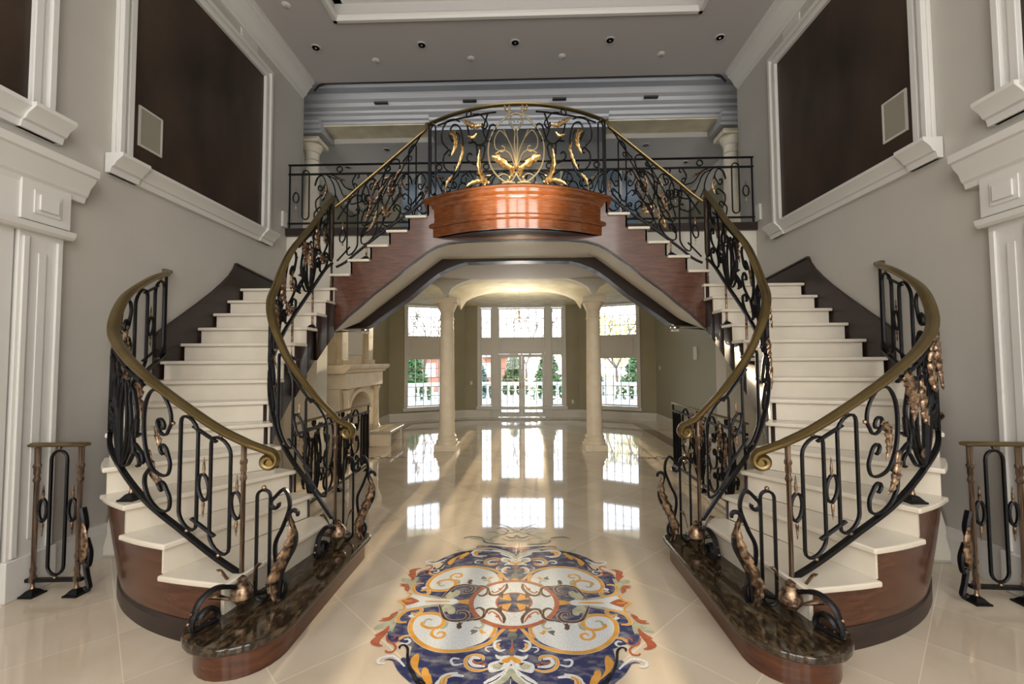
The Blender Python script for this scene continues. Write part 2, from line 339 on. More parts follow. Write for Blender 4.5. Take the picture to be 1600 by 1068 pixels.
# ceiling fixtures
def downlight(x, y, z, label, group):
    r = thing('recessed_downlight', (x, y, z - .012), label, 'downlight', group)
    MB().lathe([(.075, 0), (.075, .012), (.055, .012), (.055, 0)], (x, y, z - .012), 20).build('trim_ring', 'ceil', r)
    MB().lathe([(.055, 0), (.055, .004), (.001, .004)], (x, y, z - .010), 20).build('can_opening', 'black', r)
    MB().lathe([(.016, 0), (.02, .004), (.001, .006)], (x, y, z - .015), 10).build('lamp_bulb', 'steel', r)
for i, x in enumerate((-3.06, -1.436, -.02, 1.4, 3.026)):
    downlight(x, 6.5, 6.5, ['leftmost recessed downlight of the foyer ceiling row', 'second recessed downlight from the left in the foyer ceiling', 'middle recessed downlight, straight above the balcony', 'second recessed downlight from the right in the foyer ceiling', 'rightmost recessed downlight of the foyer ceiling row'][i], 'downlights in the foyer ceiling')
for i, (x, y) in enumerate(((-2.246, 6.82), (-.726, 6.83), (.71, 6.83), (2.259, 6.83), (-3.08, 5.69))):
    r = tag(MB().lathe([(.06, 0), (.062, .012), (.05, .02), (.001, .02)][::-1] and [(.001, -.012), (.03, -.012), (.05, -.004), (.06, 0), (.06, .006)], (x, y, 6.494), 18).build('ceiling_speaker', 'white'), ['small white ceiling disc between the two leftmost downlights', 'small white ceiling disc left of the middle downlight', 'small white ceiling disc right of the middle downlight', 'small white ceiling disc between the two rightmost downlights', 'small white ceiling disc beside the left crown moulding'][i], 'ceiling disc', 'small white discs in the foyer ceiling')
    MB().lathe([(.001, -.003), (.022, -.003), (.022, .0)], (x, y, 6.482), 14).build('centre_cap', 'ceil', r)
# ---------------------------------------------------------------- landing, back wall with the arched opening
ZL = 3.82
arch = [(-2.79, 2.223), (-2.39, 2.24), (-2.29, 2.285), (-2.20, 2.359), (-1.70, 2.705), (-1.38, 2.974), (-1.24, 3.08), (-1.10, 3.152), (-.95, 3.21), (-.80, 3.249), (0, 3.262)]
arch = arch + [(-x, z) for x, z in arch[-2::-1]]
m = MB(); top = 3.70
for i in range(len(arch) - 1):
    (x0, z0), (x1, z1) = arch[i], arch[i + 1]
    m.xz([(x0, z0 + .06), (x1, z1 + .06), (x1, top), (x0, top)], 6.89, 7.05)
for s in (-1, 1): m.box(*sorted((s * 2.79, s * 3.675)), 6.89, 7.05, 2.28, top); m.box(*sorted((s * 3.16, s * 3.675)), 6.89, 7.25, 0, 2.28)
struct(m.build('wall_back', 'cream', smooth=False), 'cream wall under the upper landing with an arched opening')
t = MB(); up = [(-2.79, 2.33), (-2.453, 2.341), (-2.30, 2.46), (-2.20, 2.537), (-1.75, 2.882), (-1.42, 3.135), (-1.28, 3.242), (-1.158, 3.33), (-1.0, 3.33), (-.80, 3.33), (0, 3.325)]
up = up + [(-x, z) for x, z in up[-2::-1]]
for i in range(len(arch) - 1):
    t.xz([arch[i], arch[i + 1], up[i + 1], up[i]], 6.84, 7.07)
struct(t.build('trim_5', 'espresso', smooth=False), 'dark brown wooden arch trim under the landing')
struct(MB().box(-3.675, 3.675, 6.84, 8.9, ZL - .12 + .0, ZL).build('trim_6', 'espresso', smooth=False), 'dark wooden edge of the upper landing')
struct(MB().box(-4.6, 4.6, 7.05, 13.8, 3.55, ZL - .001).build('floor_upper', 'cream', smooth=False))
# upper hall
for s in (-1, 1):
    struct(MB().box(*sorted((s * 3.70, s * 4.9)), 7.3, 7.42, ZL, 6.9).build('wall_hall_' + SIDE[s], 'wall', smooth=False))
    struct(MB().box(*sorted((s * 4.75, s * 4.9)), 7.42, 12.6, ZL, 6.9).build('wall_upper_' + SIDE[s], 'sage', smooth=False))
    struct(mould([(a, b) for a, b in CROWN], [(s * 4.75, 8.9, 5.95), (s * 4.75, 12.6, 5.95)], (-s, 0, 0)).build('trim_%d' % (9 + s), 'white', angle=.4))
struct(MB().box(-4.9, 4.9, 12.6, 12.75, ZL, 6.9).build('wall_upper_back', 'sage', smooth=False))
struct(MB().box(-4.9, 4.9, 7.38, 8.5, 6.9, 7.0).build('ceiling_hall', 'ceil', smooth=False))
struct(MB().box(-4.9, 4.9, 9.0, 12.7, 6.26, 6.36).build('ceiling_upper_room', 'ceil', smooth=False))
b = MB().box(-4.75, 4.75, 8.5, 9.0, 6.36, 6.9); struct(b.build('ceiling_beam', 'fresco', smooth=False), 'beam across the upper hall')
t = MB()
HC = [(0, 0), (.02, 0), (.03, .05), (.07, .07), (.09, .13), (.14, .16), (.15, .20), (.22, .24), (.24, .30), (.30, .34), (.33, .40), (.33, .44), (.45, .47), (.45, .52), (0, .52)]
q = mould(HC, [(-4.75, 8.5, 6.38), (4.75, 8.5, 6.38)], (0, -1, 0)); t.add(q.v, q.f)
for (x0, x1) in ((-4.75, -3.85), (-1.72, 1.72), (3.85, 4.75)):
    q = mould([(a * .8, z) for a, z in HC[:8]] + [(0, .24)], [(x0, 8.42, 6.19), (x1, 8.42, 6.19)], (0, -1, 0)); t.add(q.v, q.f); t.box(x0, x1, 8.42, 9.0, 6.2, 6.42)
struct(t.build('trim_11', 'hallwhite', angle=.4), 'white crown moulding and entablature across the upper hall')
for i, x in enumerate((-2.62, -.92, .78, 2.5)):
    y = 7.62
    tag(MB().box(x - .13, x + .13, 8.20, 8.262, 6.64, 6.668).build('slot_diffuser', 'black', smooth=False), 'dark slot diffuser in the upper hall cornice, %s' % ['leftmost of four', 'second of four from the left', 'third of four from the left', 'rightmost of four'][i], 'air diffuser', 'slot diffusers of the upper hall')
for i, (x, y) in enumerate(((-2.83, 9.28), (-4.0, 10.1), (2.68, 9.3), (3.82, 10.15))):
    downlight(x, y, 6.26, ['upper room downlight left of the balcony, near one', 'upper room downlight beside the left column', 'upper room downlight right of the balcony, near one', 'upper room downlight beside the right column'][i], 'downlights in the upper room')
# column builder
def column(name, x, y, z0, h, r, label, cat='column'):
    c = thing(name, (x, y, z0), label, cat)
    hb = r * 2.0
    MB().box(x - r * 1.45, x + r * 1.45, y - r * 1.45, y + r * 1.45, z0, z0 + .12).build('plinth', 'lime', c, smooth=False, bevel=.006)
    MB().lathe([(r * 1.38, .12), (r * 1.40, .15), (r * 1.36, .19), (r * 1.22, .20), (r * 1.18, .235), (r * 1.24, .25), (r * 1.22, .275), (r * 1.1, .28), (r * 1.05, .31)], (x, y, z0), 32).build('base_moulding', 'lime', c)
    H = h - .42; pr = []
    for k in range(9):
        t = k / 8; pr.append((r * (1.0 - .15 * t ** 1.8), .30 + (H - .30) * t))
    MB().lathe(pr, (x, y, z0), 32).build('shaft', 'lime', c)
    rt = r * .85
    MB().lathe([(rt, 0), (rt * 1.12, .0), (rt * 1.14, .02), (rt * 1.02, .035), (rt, .10), (rt * 1.02, .16), (rt * 1.12, .17), (rt * 1.15, .19), (rt * 1.35, .24), (rt * 1.5, .29), (rt * 1.52, .32), (rt * 1.2, .33)], (x, y, z0 + H), 32).build('capital', 'lime', c)
    MB().box(x - rt * 1.75, x + rt * 1.75, y - rt * 1.75, y + rt * 1.75, z0 + h - .10, z0 + h).build('abacus', 'lime', c, smooth=False, bevel=.008)
column('stone_column', -1.43, 8.7, 0, 2.94, .150, 'limestone column on the left of the great room entrance')
column('stone_column', 1.43, 8.7, 0, 2.94, .150, 'limestone column on the right of the great room entrance')
column('upper_stone_column', -4.19, 8.75, ZL, 2.37, .155, 'limestone column in the upper hall, left of the balcony')
column('upper_stone_column', 4.19, 8.75, ZL, 2.37, .155, 'limestone column in the upper hall, right of the balcony')
# blue-grey glazed panel behind the balcony
g = mat('blue_grey_glazing', (.13, .17, .20), .25, spec=.7)
gp = thing('glazed_screen', (0, 10.2, ZL), 'blue-grey screen panel at the back of the upper hall, behind the balcony', 'screen')
MB().xz([(-2.75, ZL), (2.75, ZL), (2.75, 5.7), (2.35, 6.15), (-2.35, 6.15), (-2.75, 5.7)], 10.2, 10.26).build('panel', g, gp, smooth=False)
m = MB(); m.box(-2.36, -2.30, 10.16, 10.28, ZL, 6.15); m.box(2.30, 2.36, 10.16, 10.28, ZL, 6.15); m.box(-1.0, -.94, 10.16, 10.28, ZL, 6.15); m.box(.94, 1.0, 10.16, 10.28, ZL, 6.15)
m.build('mullion', 'wall', gp, smooth=False)
# ---------------------------------------------------------------- lower hall and vaults
struct(MB().box(-3.75, 3.75, 7.05, 8.55, 3.30, 3.55).build('ceiling_lower_hall', 'ceil', smooth=False), 'flat ceiling under the landing')
def vault(x0, x1, y0, y1):
    G = []; n = 22; zs, rise = 2.94, .44
    for i in range(n + 1):
        row = []
        for j in range(n + 1):
            a = 2 * i / n - 1; b = 2 * j / n - 1
            ha = max(0, 1 - abs(a) ** 2.6) ** .5; hb = max(0, 1 - abs(b) ** 2.6) ** .5
            row.append((x0 + (x1 - x0) * i / n, y0 + (y1 - y0) * j / n, zs + rise * max(ha, hb)))
        G.append(row)
    return G
v = MB()
for (a, b) in ((-4.29, -1.43), (-1.43, 1.43), (1.43, 4.29)): v.grid(vault(a, b, 8.7, 10.6))
struct(v.build('ceiling_vault', 'fresco', angle=.5), 'groin vaulted ceiling with mottled cream plaster')
w = MB()     # face of the arcade above the columns
for (a, b) in ((-4.29, -1.43), (-1.43, 1.43), (1.43, 4.29)):
    n = 24; P = []
    for i in range(n + 1):
        t = 2 * i / n - 1; P.append((a + (b - a) * i / n, 2.94 + .44 * max(0, 1 - abs(t) ** 2.6) ** .5))
    for i in range(n):
        if P[i][1] < 3.36 or P[i + 1][1] < 3.36: w.xz([P[i], P[i + 1], (P[i + 1][0], 3.5), (P[i][0], 3.5)], 8.56, 8.72)
struct(w.build('wall_arcade', 'cream', smooth=False))
struct(MB().box(-4, 4, 10.6, 13.9, 3.42, 3.54).build('ceiling_great_room', 'fresco', smooth=False))
w = MB()
for s in (-1, 1): w.box(*sorted((s * 3.78, s * 3.95)), 7.1, 12.63, 0, 3.6)
struct(w.build('wall_great_room_sides', 'sage', smooth=False))
# bay walls with openings
def bay(p0, p1, cuts, name, z1=3.55):
    """wall from p0 to p1 (inside face); cuts: list of (u0,u1,z0,z1) openings in metres along"""
    p0 = Vector((*p0, 0)); p1 = Vector((*p1, 0)); d = (p1 - p0); L = d.length; d.normalize(); n = Vector((-d.y, d.x, 0))
    if n.y < 0: n = -n
    us = sorted({0, L, *[c[0] for c in cuts], *[c[1] for c in cuts]}); m = MB()
    def at(u, o, z): q = p0 + d * u + n * o; return (q.x, q.y, z)
    for a, b in zip(us, us[1:]):
        zc = sorted([(c[2], c[3]) for c in cuts if c[0] <= a + 1e-6 and c[1] >= b - 1e-6]); z = 0
        segs = []
        for q0, q1 in zc:
            if q0 > z: segs.append((z, q0))
            z = q1
        if z < z1: segs.append((z, z1))
        for q0, q1 in segs: m.prism([(a, q0), (b, q0), (b, q1), (a, q1)], lambda p, q, t: at(p, t, q), 0, .16)
    struct(m.build(name, 'olive', smooth=False)); return at, L
wn = [0]
def window(at, u0, u1, z0, z1, nx, nz, label, o0=.03, mun=.018, arch=0, casing=None):
    """muntined sash in an opening"""
    wn[0] += 1
    c = at((u0 + u1) / 2, o0, z0)
    r = bpy.data.objects.new('window_%d' % wn[0], None); COL.objects.link(r); r.location = c; WO[r.name] = Vector(c); r['kind'] = 'structure'; r['label'] = label
    m = MB(); pr = lambda a, b, q0, q1, t0, t1: m.prism([(a, q0), (b, q0), (b, q1), (a, q1)], lambda p, q, t: at(p, t, q), t0, t1)
    f = .035
    for (a, b, q0, q1) in ((u0, u0 + f, z0, z1), (u1 - f, u1, z0, z1), (u0 + f, u1 - f, z0, z0 + f), (u0 + f, u1 - f, z1 - f, z1)): pr(a, b, q0, q1, o0, o0 + .07)
    m.build('window_frame', 'white', r, smooth=False)
    m = MB()
    for i in range(1, nx):
        x = u0 + f + (u1 - u0 - 2 * f) * i / nx; pr(x - mun / 2, x + mun / 2, z0 + f, z1 - f, o0 + .02, o0 + .05)
    for i in range(1, nz):
        z = z0 + f + (z1 - z0 - 2 * f) * i / nz; pr(u0 + f, u1 - f, z - mun / 2, z + mun / 2, o0 + .022, o0 + .048)
    m.build('muntin', 'white', r, smooth=False)
    m = MB(); pr(u0 + f, u1 - f, z0 + f, z1 - f, o0 + .034, o0 + .038); m.build('pane', 'glass', r, smooth=False)
    return r
def casing(at, u0, u1, z0, z1, name, w=.09, sill=True, extra=()):
    m = MB(); pr = lambda a, b, q0, q1, t0, t1: m.prism([(a, q0), (b, q0), (b, q1), (a, q1)], lambda p, q, t: at(p, t, q), t0, t1)
    for (a, b, q0, q1) in ((u0, u0 + w, z0, z1), (u1 - w, u1, z0, z1), (u0, u1, z1, z1 + w)): pr(a, b, q0, q1, -.035, .10)
    if sill: pr(u0 - .03, u1 + .03, z0 - .10, z0, -.07, .10)
    for e in extra: pr(*e)
    struct(m.build(name, 'white', smooth=False, bevel=.005), 'white window casing and panels')
cl, cr_ = (-3.80, 12.62), (-1.75, 13.68)
LB = math.hypot(cr_[0] - cl[0], cr_[1] - cl[1])
# left angled bay
for s in (-1, 1):
    if s < 0: p0, p1 = cl, cr_
    else: p0, p1 = (1.75, 13.68), (3.80, 12.62)
    # window spans |x| from 3.43 to 2.10
    def U(ax): return (abs(abs(ax) - (3.80 if s < 0 else 1.75))) / (3.80 - 1.75) * LB
    ua, ub = sorted((U(3.40), U(2.16)))
    at, L = bay(p0, p1, [(ua, ub, .38, 3.38)], 'wall_bay_' + SIDE[s])
    casing(at, ua, ub, .38, 3.38, 'trim_%d' % (14 + s), extra=[(ua + .09, ub - .09, 1.82, 2.44, .02, .08), (ua + .2, ub - .2, 1.90, 2.36, -.005, .02)])
    window(at, ua + .09, ub - .09, .40, 1.82, 5, 5, 'lower %s bay window of small panes' % SIDE[s])
    window(at, ua + .09, ub - .09, 2.44, 3.36, 5, 3, 'upper %s bay window of small panes' % SIDE[s])
at, L = bay((-1.85, 13.70), (1.85, 13.70), [(.50, 3.20, .0, 3.38)], 'wall_bay_centre')
# centre bay: sidelights, door pair, transom
O = 1.85
def Cx(x): return x + O
casing(at, Cx(-1.36), Cx(1.36), .34, 3.38, 'trim_16', w=.10, extra=[
    (Cx(-1.26), Cx(1.26), 1.94, 2.42, .02, .09), (Cx(-.62), Cx(.62), 2.0, 2.36, -.0, .02), (Cx(-1.16), Cx(-.92), 2.0, 2.36, 0, .02), (Cx(.92), Cx(1.16), 2.0, 2.36, 0, .02),
    (Cx(-.92), Cx(-.72), 0, 3.38, -.02, .10), (Cx(.72), Cx(.92), 0, 3.38, -.02, .10), (Cx(-1.36), Cx(-.90), 0, .34, -.0, .10), (Cx(.90), Cx(1.36), 0, .34, -.0, .10)])
for s in (-1, 1):
    a, b = sorted((Cx(s * .92), Cx(s * 1.26)))
    window(at, a, b, .36, 1.94, 2, 5, 'lower sidelight %s of the french doors' % SIDE[s]); window(at, a, b, 2.42, 3.36, 2, 3, 'upper sidelight %s of the french doors' % SIDE[s])
window(at, Cx(-.72), Cx(.72), 2.42, 3.36, 6, 3, 'wide transom window above the french doors')
for i, s in enumerate((-1, 1)):
    a, b = sorted((Cx(s * .001), Cx(s * .72)))
    r = bpy.data.objects.new('door_%d' % (i + 1), None); COL.objects.link(r); r.location = at((a + b) / 2, .03, 0); WO[r.name] = Vector(at((a + b) / 2, .03, 0)); r['kind'] = 'structure'; r['label'] = '%s french door of small panes onto the terrace' % SIDE[s]
    m = MB(); pr = lambda a, b, q0, q1, t0, t1: m.prism([(a, q0), (b, q0), (b, q1), (a, q1)], lambda p, q, t: at(p, t, q), t0, t1)
    for e in ((a, a + .09, .01, 1.93), (b - .09, b, .01, 1.93), (a + .09, b - .09, .01, .16), (a + .09, b - .09, 1.83, 1.93)): pr(*e, .03, .075)
    m.build('door_frame', 'white', r, smooth=False, bevel=.004)
    m = MB()
    for k in range(1, 3): x = a + .09 + (b - a - .18) * k / 3; pr(x - .009, x + .009, .16, 1.83, .04, .065)
    for k in range(1, 5): z = .16 + 1.67 * k / 5; pr(a + .09, b - .09, z - .009, z + .009, .042, .063)
    m.build('muntin', 'white', r, smooth=False)
    m = MB(); pr(a + .09, b - .09, .16, 1.83, .05, .054); m.build('pane', 'glass', r, smooth=False)
    hx = a + .045 if s > 0 else b - .045
    m = MB(); q = at(hx, .0, .95); m.box(q[0] - .012, q[0] + .012, q[1] + .0, q[1] + .03, .88, 1.04); m.box(q[0] - .008, q[0] + .008 , q[1] - .05, q[1], .95, .97); m.box(*sorted((q[0], q[0] + s * .09)), q[1] - .055, q[1] - .04, .948, .968)
    m.build('door_handle', 'brass', r, smooth=False)
# great-room baseboard and brown floor border
pth = [(-3.78, 7.2), (-3.78, 12.62), (-1.75, 13.69), (-.95, 13.69)]
m = MB()
def bb(pts, sgn=1):
    for (x0, y0), (x1, y1) in zip(pts, pts[1:]):
        d = Vector((x1 - x0, y1 - y0, 0)).normalized(); n = Vector((d.y, -d.x, 0)) * sgn
        q = mould([(0, 0), (.03, 0), (.03, .18), (.015, .23), (0, .235)], [(x0, y0, 0), (x1, y1, 0)], n); m.add(q.v, q.f)
bb(pth); bb([(-x, y) for x, y in pth], -1)
struct(m.build('baseboard_great_room', 'white', smooth=False))
m = MB(); pin = [(-3.0, 8.95), (-3.0, 12.2), (-1.5, 12.98), (1.5, 12.98), (3.0, 12.2), (3.0, 8.95)]; pou = [(-3.28, 8.95), (-3.28, 12.36), (-1.58, 13.25), (1.58, 13.25), (3.28, 12.36), (3.28, 8.95)]
m.strip([(x, y, .0012) for x, y in pin], [(x, y, .0012) for x, y in pou])
struct(m.build('floor_border', 'band', smooth=False), 'brown marble border band inlaid round the great room floor')
# switches, thermostat, speaker
for s, label in ((-1, 'white light switch left of the french doors'), (1, 'white outlet right of the french doors')):
    z = 1.0 if s < 0 else .42; tag(MB().box(s * 1.55 - .035, s * 1.55 + .035, 13.68, 13.699, z, z + .11).build('wall_plate', 'white', smooth=False, bevel=.003), label, 'wall plate')
tag(MB().box(3.755, 3.78, 9.6, 9.8, 1.72, 2.0).build('wall_plate', 'white', smooth=False, bevel=.003), 'pale wall plate on the great room right wall', 'wall plate')
tag(MB().box(3.75, 3.78, 12.2, 12.28, 1.45, 1.56).build('wall_plate', 'white', smooth=False, bevel=.003), 'small white thermostat on the right wall by the bay', 'thermostat')
# ================================================================ staircases
RZ, Z0 = .191, .20
INN = [(1.52, 3.81), (1.72, 3.82), (1.90, 3.86), (2.07, 3.93), (2.21, 4.03), (2.31, 4.16), (2.37, 4.32), (2.385, 4.51), (2.385, 4.73)]
OUT = [(1.69, 2.65), (2.15, 2.74), (2.54, 2.88), (2.90, 3.10), (3.20, 3.42), (3.43, 3.76), (3.58, 4.10), (3.65, 4.46), (3.652, 4.73)]
for k in range(10, 14): INN.append((2.385, 4.73 + (k - 9) * .2475)); OUT.append((3.652, 4.73 + (k - 9) * .2475))
UPX = {14: 2.49, 15: 2.24, 16: 1.98, 17: 1.73, 18: 1.475, 19: 1.22}
inC = catm(INN[:9], 8) ; ouC = catm(OUT[:9], 8)
YF, YB = 5.75, 6.86
def zt(n): return Z0 + RZ * n
def stair(s):
    X = lambda p: (s * p[0], p[1])
    r = thing('curved_staircase', (s * 2.8, 4.4, 0), '%s curved staircase of cream marble treads with mahogany sides' % SIDE[s], 'staircase', 'twin staircases up to the balcony')
    # bottom granite step
    def slab(off, z0, z1):
        P = []; r0 = .31 + off; cx, cy = -1.27 - .31, 2.68
        P.append((-1.62, 3.98)); P.append((-1.72, 3.2)); P.append((-1.86 - off, 2.78))
        for k in range(15):
            a = PI + PI * k / 14 * .98; P.append((cx - .0 + r0 * math.cos(a), cy + r0 * 1.05 * math.sin(a)))
        P += [(-1.27 + off, 3.3), (-1.262 + off, 3.86)]
        for k in range(1, 5): a = PI / 2 * k / 4; P.append((-1.34 + off + .08 * math.cos(a), 3.90 + .08 * math.sin(a)))
        return [(-s * x, y) for x, y in P]
    MB().xy(slab(0, 0, 0), .155, .20).build('granite_step', 'granite', r, bevel=.012, angle=.5)
    MB().xy(slab(-.055, 0, 0), .0, .156).build('step_plinth', 'mahog', r, angle=.5)
    for n in range(1, 14):
        i = n - 1; z = zt(n)
        if n <= 8:
            ic = inC[i * 8:i * 8 + 9]; oc = ouC[i * 8:i * 8 + 9]
        if n <= 7:
            # push the outer side edge outwards so that it runs past the next riser
            a, b = Vector(OUT[i]), Vector(OUT[i + 1]); ia, ib = Vector(INN[i]), Vector(INN[i + 1]); d = (b - a).normalized(); e = (ib - ia).normalized()
            P = [tuple(p[:2]) for p in oc] + [tuple(b + d * .045)]
            Q = [tuple(p[:2]) for p in ic] + [tuple(ib + e * .03)]
        elif n < 13:
            a, b = Vector(OUT[i]), Vector(OUT[i + 1]); P = [tuple(a), tuple(b + Vector((0, .03)))]; Q = [INN[i], (INN[i + 1][0], INN[i + 1][1] + .03)]
        else:
            P = [OUT[12], (3.652, YB)]; Q = [INN[12], (2.36, YB)]
        poly = [X(p) for p in P] + [X(q) for q in Q[::-1]]
        MB().xy(poly, z - .036, z).build('tread', 'marble', r, bevel=.010, angle=.9)
        # riser
        a, b = Vector(OUT[i]), Vector(INN[i]); d = (b - a).normalized(); nn = Vector((-d.y, d.x))
        ce = (Vector(OUT[min(i + 1, 12)]) if i < 12 else a + Vector((0, 1))) - a
        if nn.dot(ce) < 0: nn = -nn
        o0 = a + d * .026 + nn * .035; o1 = b - d * .024 + nn * .035
        q = [o0, o1, o1 + nn * .022, o0 + nn * .022]
        MB().xy([X(p) for p in q], z - RZ + (0 if n > 1 else 0), z - .036).build('riser', 'marble', r, smooth=False)
    for n in range(14, 20):
        x = UPX[n]; z = zt(n); x1 = UPX[n + 1] - .03 if n < 19 else .0
        if n < 19:
            xs = sorted((s * x, s * x1)); MB().box(xs[0], xs[1], YF, YB, z - .036, z).build('tread', 'marble', r, bevel=.010, angle=.9)
        xs = sorted((s * (x - .035), s * (x - .057))); MB().box(xs[0], xs[1], YF + .035, YB, z - RZ, z - .036).build('riser', 'marble', r, smooth=False)
    # dark outer skirt following the curve, belly shaped
    def cum(C):
        S = [0]
        for a, b in zip(C, C[1:]): S.append(S[-1] + (Vector(b[:2]) - Vector(a[:2])).length)
        return S
    def samp(C, S, u):
        u = max(0, min(S[-1] - 1e-5, u)); i = 0
        while S[i + 1] < u: i += 1
        f = (u - S[i]) / (S[i + 1] - S[i]); a, b = Vector(C[i][:2]), Vector(C[i + 1][:2]); t = (b - a).normalized(); return a.lerp(b, f), Vector((t.y, -t.x))
    m = MB(); mb = MB(); So = cum(ouC)
    for n in range(1, 9):
        u0, u1 = So[(n - 1) * 8] + .036, So[min(n * 8, len(So) - 1)] + (.036 if n < 8 else 0); G = []
        zz = zt(n) - .036; nz = 10
        for p in range(9):
            q, nn = samp(ouC, So, u0 + (u1 - u0) * p / 8); colm = []
            for k in range(nz + 1):
                z = zz * k / nz; g = max(0, 1 - z / .72); off = -.038 - .10 * (g ** 1.2) * min(1, (n - 1 + p / 8) / 3)
                colm.append((s * (q[0] + nn[0] * off), q[1] + nn[1] * off, z))
            G.append(colm)
        m.grid(G)
    m.build('side_panel', 'mahog', r, angle=1.2)
    G = []
    for j, q in enumerate(ouC[3:46]):
        t = (ouC[min(j + 4, len(ouC) - 1)] - ouC[j + 2]).normalized(); nn = Vector((t.y, -t.x)); k = min(1, (j + 3) / 24)
        of = -.045 - .10 * k
        pr = [(of - .01, 0), (of + .035, 0), (of + .035, .10), (of + .02, .125), (of - .01, .13)]
        G.append([(s * (q[0] + nn[0] * a), q[1] + nn[1] * a, z) for a, z in pr])
    mb.rings(G); mb.build('skirting', 'espresso', r, angle=.5)
    # inner stringer
    zl = {1: 0, 2: 0, 3: 0, 4: 0, 5: .02, 6: .50, 7: .86, 8: 1.12, 9: 1.33, 10: 1.53, 11: 1.73, 12: 1.91, 13: 2.05}
    lows = [zl[k + 1] for k in range(13)]
    m = MB(); S_lo = []; Ci = [Vector(q[:2]) for q in inC] + [Vector(q) for q in INN[9:]]; Si = cum(Ci); NI = [Si[min(k * 8, 64)] if k <= 8 else Si[64 + k - 8] for k in range(13)]
    for n in range(1, 13):
        u0, u1 = NI[n - 1] + .036, NI[n] + .036; G = []; K = 8 if n <= 8 else 1
        for p in range(K + 1):
            f = p / K; q, nn = samp(Ci, Si, u0 + (u1 - u0) * f); x, y = q[0] + nn[0] * .035, q[1] + nn[1] * .035; lo = lows[n - 1] + (lows[n] - lows[n - 1]) * f
            G.append([(s * x, y, lo), (s * x, y, zt(n) - .036)]); S_lo.append((x, y, lo))
        m.grid(G)
    m.grid([[(s * 2.42, 5.72, 2.06), (s * 2.42, 5.72, zt(13) - .036)], [(s * 2.42, 5.80, 2.10), (s * 2.42, 5.80, zt(13) - .036)]])
    o = m.build('inner_stringer', 'espresso', r, angle=.9); sd = o.modifiers.new('thick', 'SOLIDIFY'); sd.thickness = .03
    # lower face of the lower and middle flight
    m = MB(); A = []; B = []
    for (x, y, z) in S_lo:
        if z <= 0: continue
        A.append((s * x, y, z)); B.append((s * 3.66, max(y - .15, 3.9), z))
    A += [(s * 2.42, 5.80, 2.09), (s * 2.42, 6.88, 2.20)]; B += [(s * 3.66, 5.80, 2.09), (s * 3.66, 6.88, 2.20)]
    m.strip(A, B); m.build('soffit', 'cream', r, angle=.6)
    # front stringer of the upper flight
    low = [(2.46, 2.074), (2.236, 2.296), (2.056, 2.443), (1.887, 2.594), (1.618, 2.80), (1.302, 3.051), (1.18, 3.14), (1.065, 3.207), (.904, 3.256), (.658, 3.278), (0, 3.286)]
    def topz(x):
        for n in range(19, 13, -1):
            if x <= UPX[n] - .035 + 1e-6: return zt(n) - .036 if n < 19 else zt(19) - .036
        return zt(13) - .036
    xs = sorted({*[x for x, z in low], *[UPX[n] - .035 for n in range(14, 20)]})
    def lz(x):
        for (a, b), (c, d) in zip(low, low[1:]):
            if c <= x <= a: return b + (d - b) * (a - x) / (a - c)
    m = MB()
    for a, b in zip(xs, xs[1:]):
        zt_ = topz((a + b) / 2); m.xz([(s * a, lz(a)), (s * b, lz(b)), (s * b, zt_), (s * a, zt_)], YF + .035, YF + .07)
    m.build('front_stringer', 'mahogx', r, smooth=False)
    m = MB(); A = [(s * x, YF + .02, z - .004) for x, z in low]; R = []
    for k, (x, z) in enumerate(low): R.append([(s * x, YF + .02, z), (s * x, YF + .02, z + .022), (s * x, YF + .075, z + .022), (s * x, YF + .075, z)])
    m.rings(R); m.build('stringer_bead', 'espresso', r, smooth=False)
    # soffit of the upper flight
    back = {2.46: 2.34}
    def uz(x):
        for (a, b), (c, d) in zip(up, up[1:]):
            if a <= -x <= c: return b + (d - b) * (-x - a) / (c - a)
        return 2.34
    m = MB(); xs2 = [x for x, z in low]
    m.strip([(s * x, YF + .07, lz(x) + .012) for x in xs2], [(s * x, 6.85, uz(x) - .01) for x in xs2]); m.build('soffit', 'cream', r, angle=.6)
    # dark wall string along the wall, rising to a peak, then falling across the back wall
    m = MB(); zw = [(4.40, 1.98), (4.73, 2.20), (4.98, 2.37), (5.23, 2.55), (5.40, 2.69), (5.52, 2.80), (5.60, 2.90), (5.64, 2.98)]
    for (y0, a), (y1, b_) in zip(zw, zw[1:]): m.yz([(y0, 1.2), (y1, 1.2), (y1, b_), (y0, a)], *sorted((s * 3.674, s * 3.652)))
    m.yz([(5.64, 2.0), (6.86, 2.0), (6.86, 2.86), (5.64, 2.98)], *sorted((s * 3.674, s * 3.652)))
    m.build('wall_string', 'espresso', r, smooth=False)
    m = MB(); R = []
    for (y, z) in zw + [(6.86, 2.86)]: R.append([(s * 3.675, y, z), (s * 3.635, y, z), (s * 3.635, y, z + .02), (s * 3.675, y, z + .02)])
    m.rings(R); m.build('string_cap', 'espresso', r, smooth=False)
    MB().box(*sorted((s * 3.64, s * 2.5)), 6.835, 6.865, zt(13), zt(13) + .13).build('back_string', 'espresso', r, smooth=False)
    # cream wall above the quarter landing and the upper flight, under the upper hall edge
    MB().box(*sorted((s * 3.67, s * 1.19)), 6.845, 6.885, 2.60, 3.70).build('back_wall_panel', 'cream', r, smooth=False) if False else None
    return r
stair(-1); stair(1)
for s in (-1, 1):
    m = MB(); m.box(*sorted((s * 3.674, s * 3.64)), 6.72, 6.84, ZL, ZL + .24)
    struct(m.build('baseboard_landing_' + SIDE[s], 'white', smooth=False))
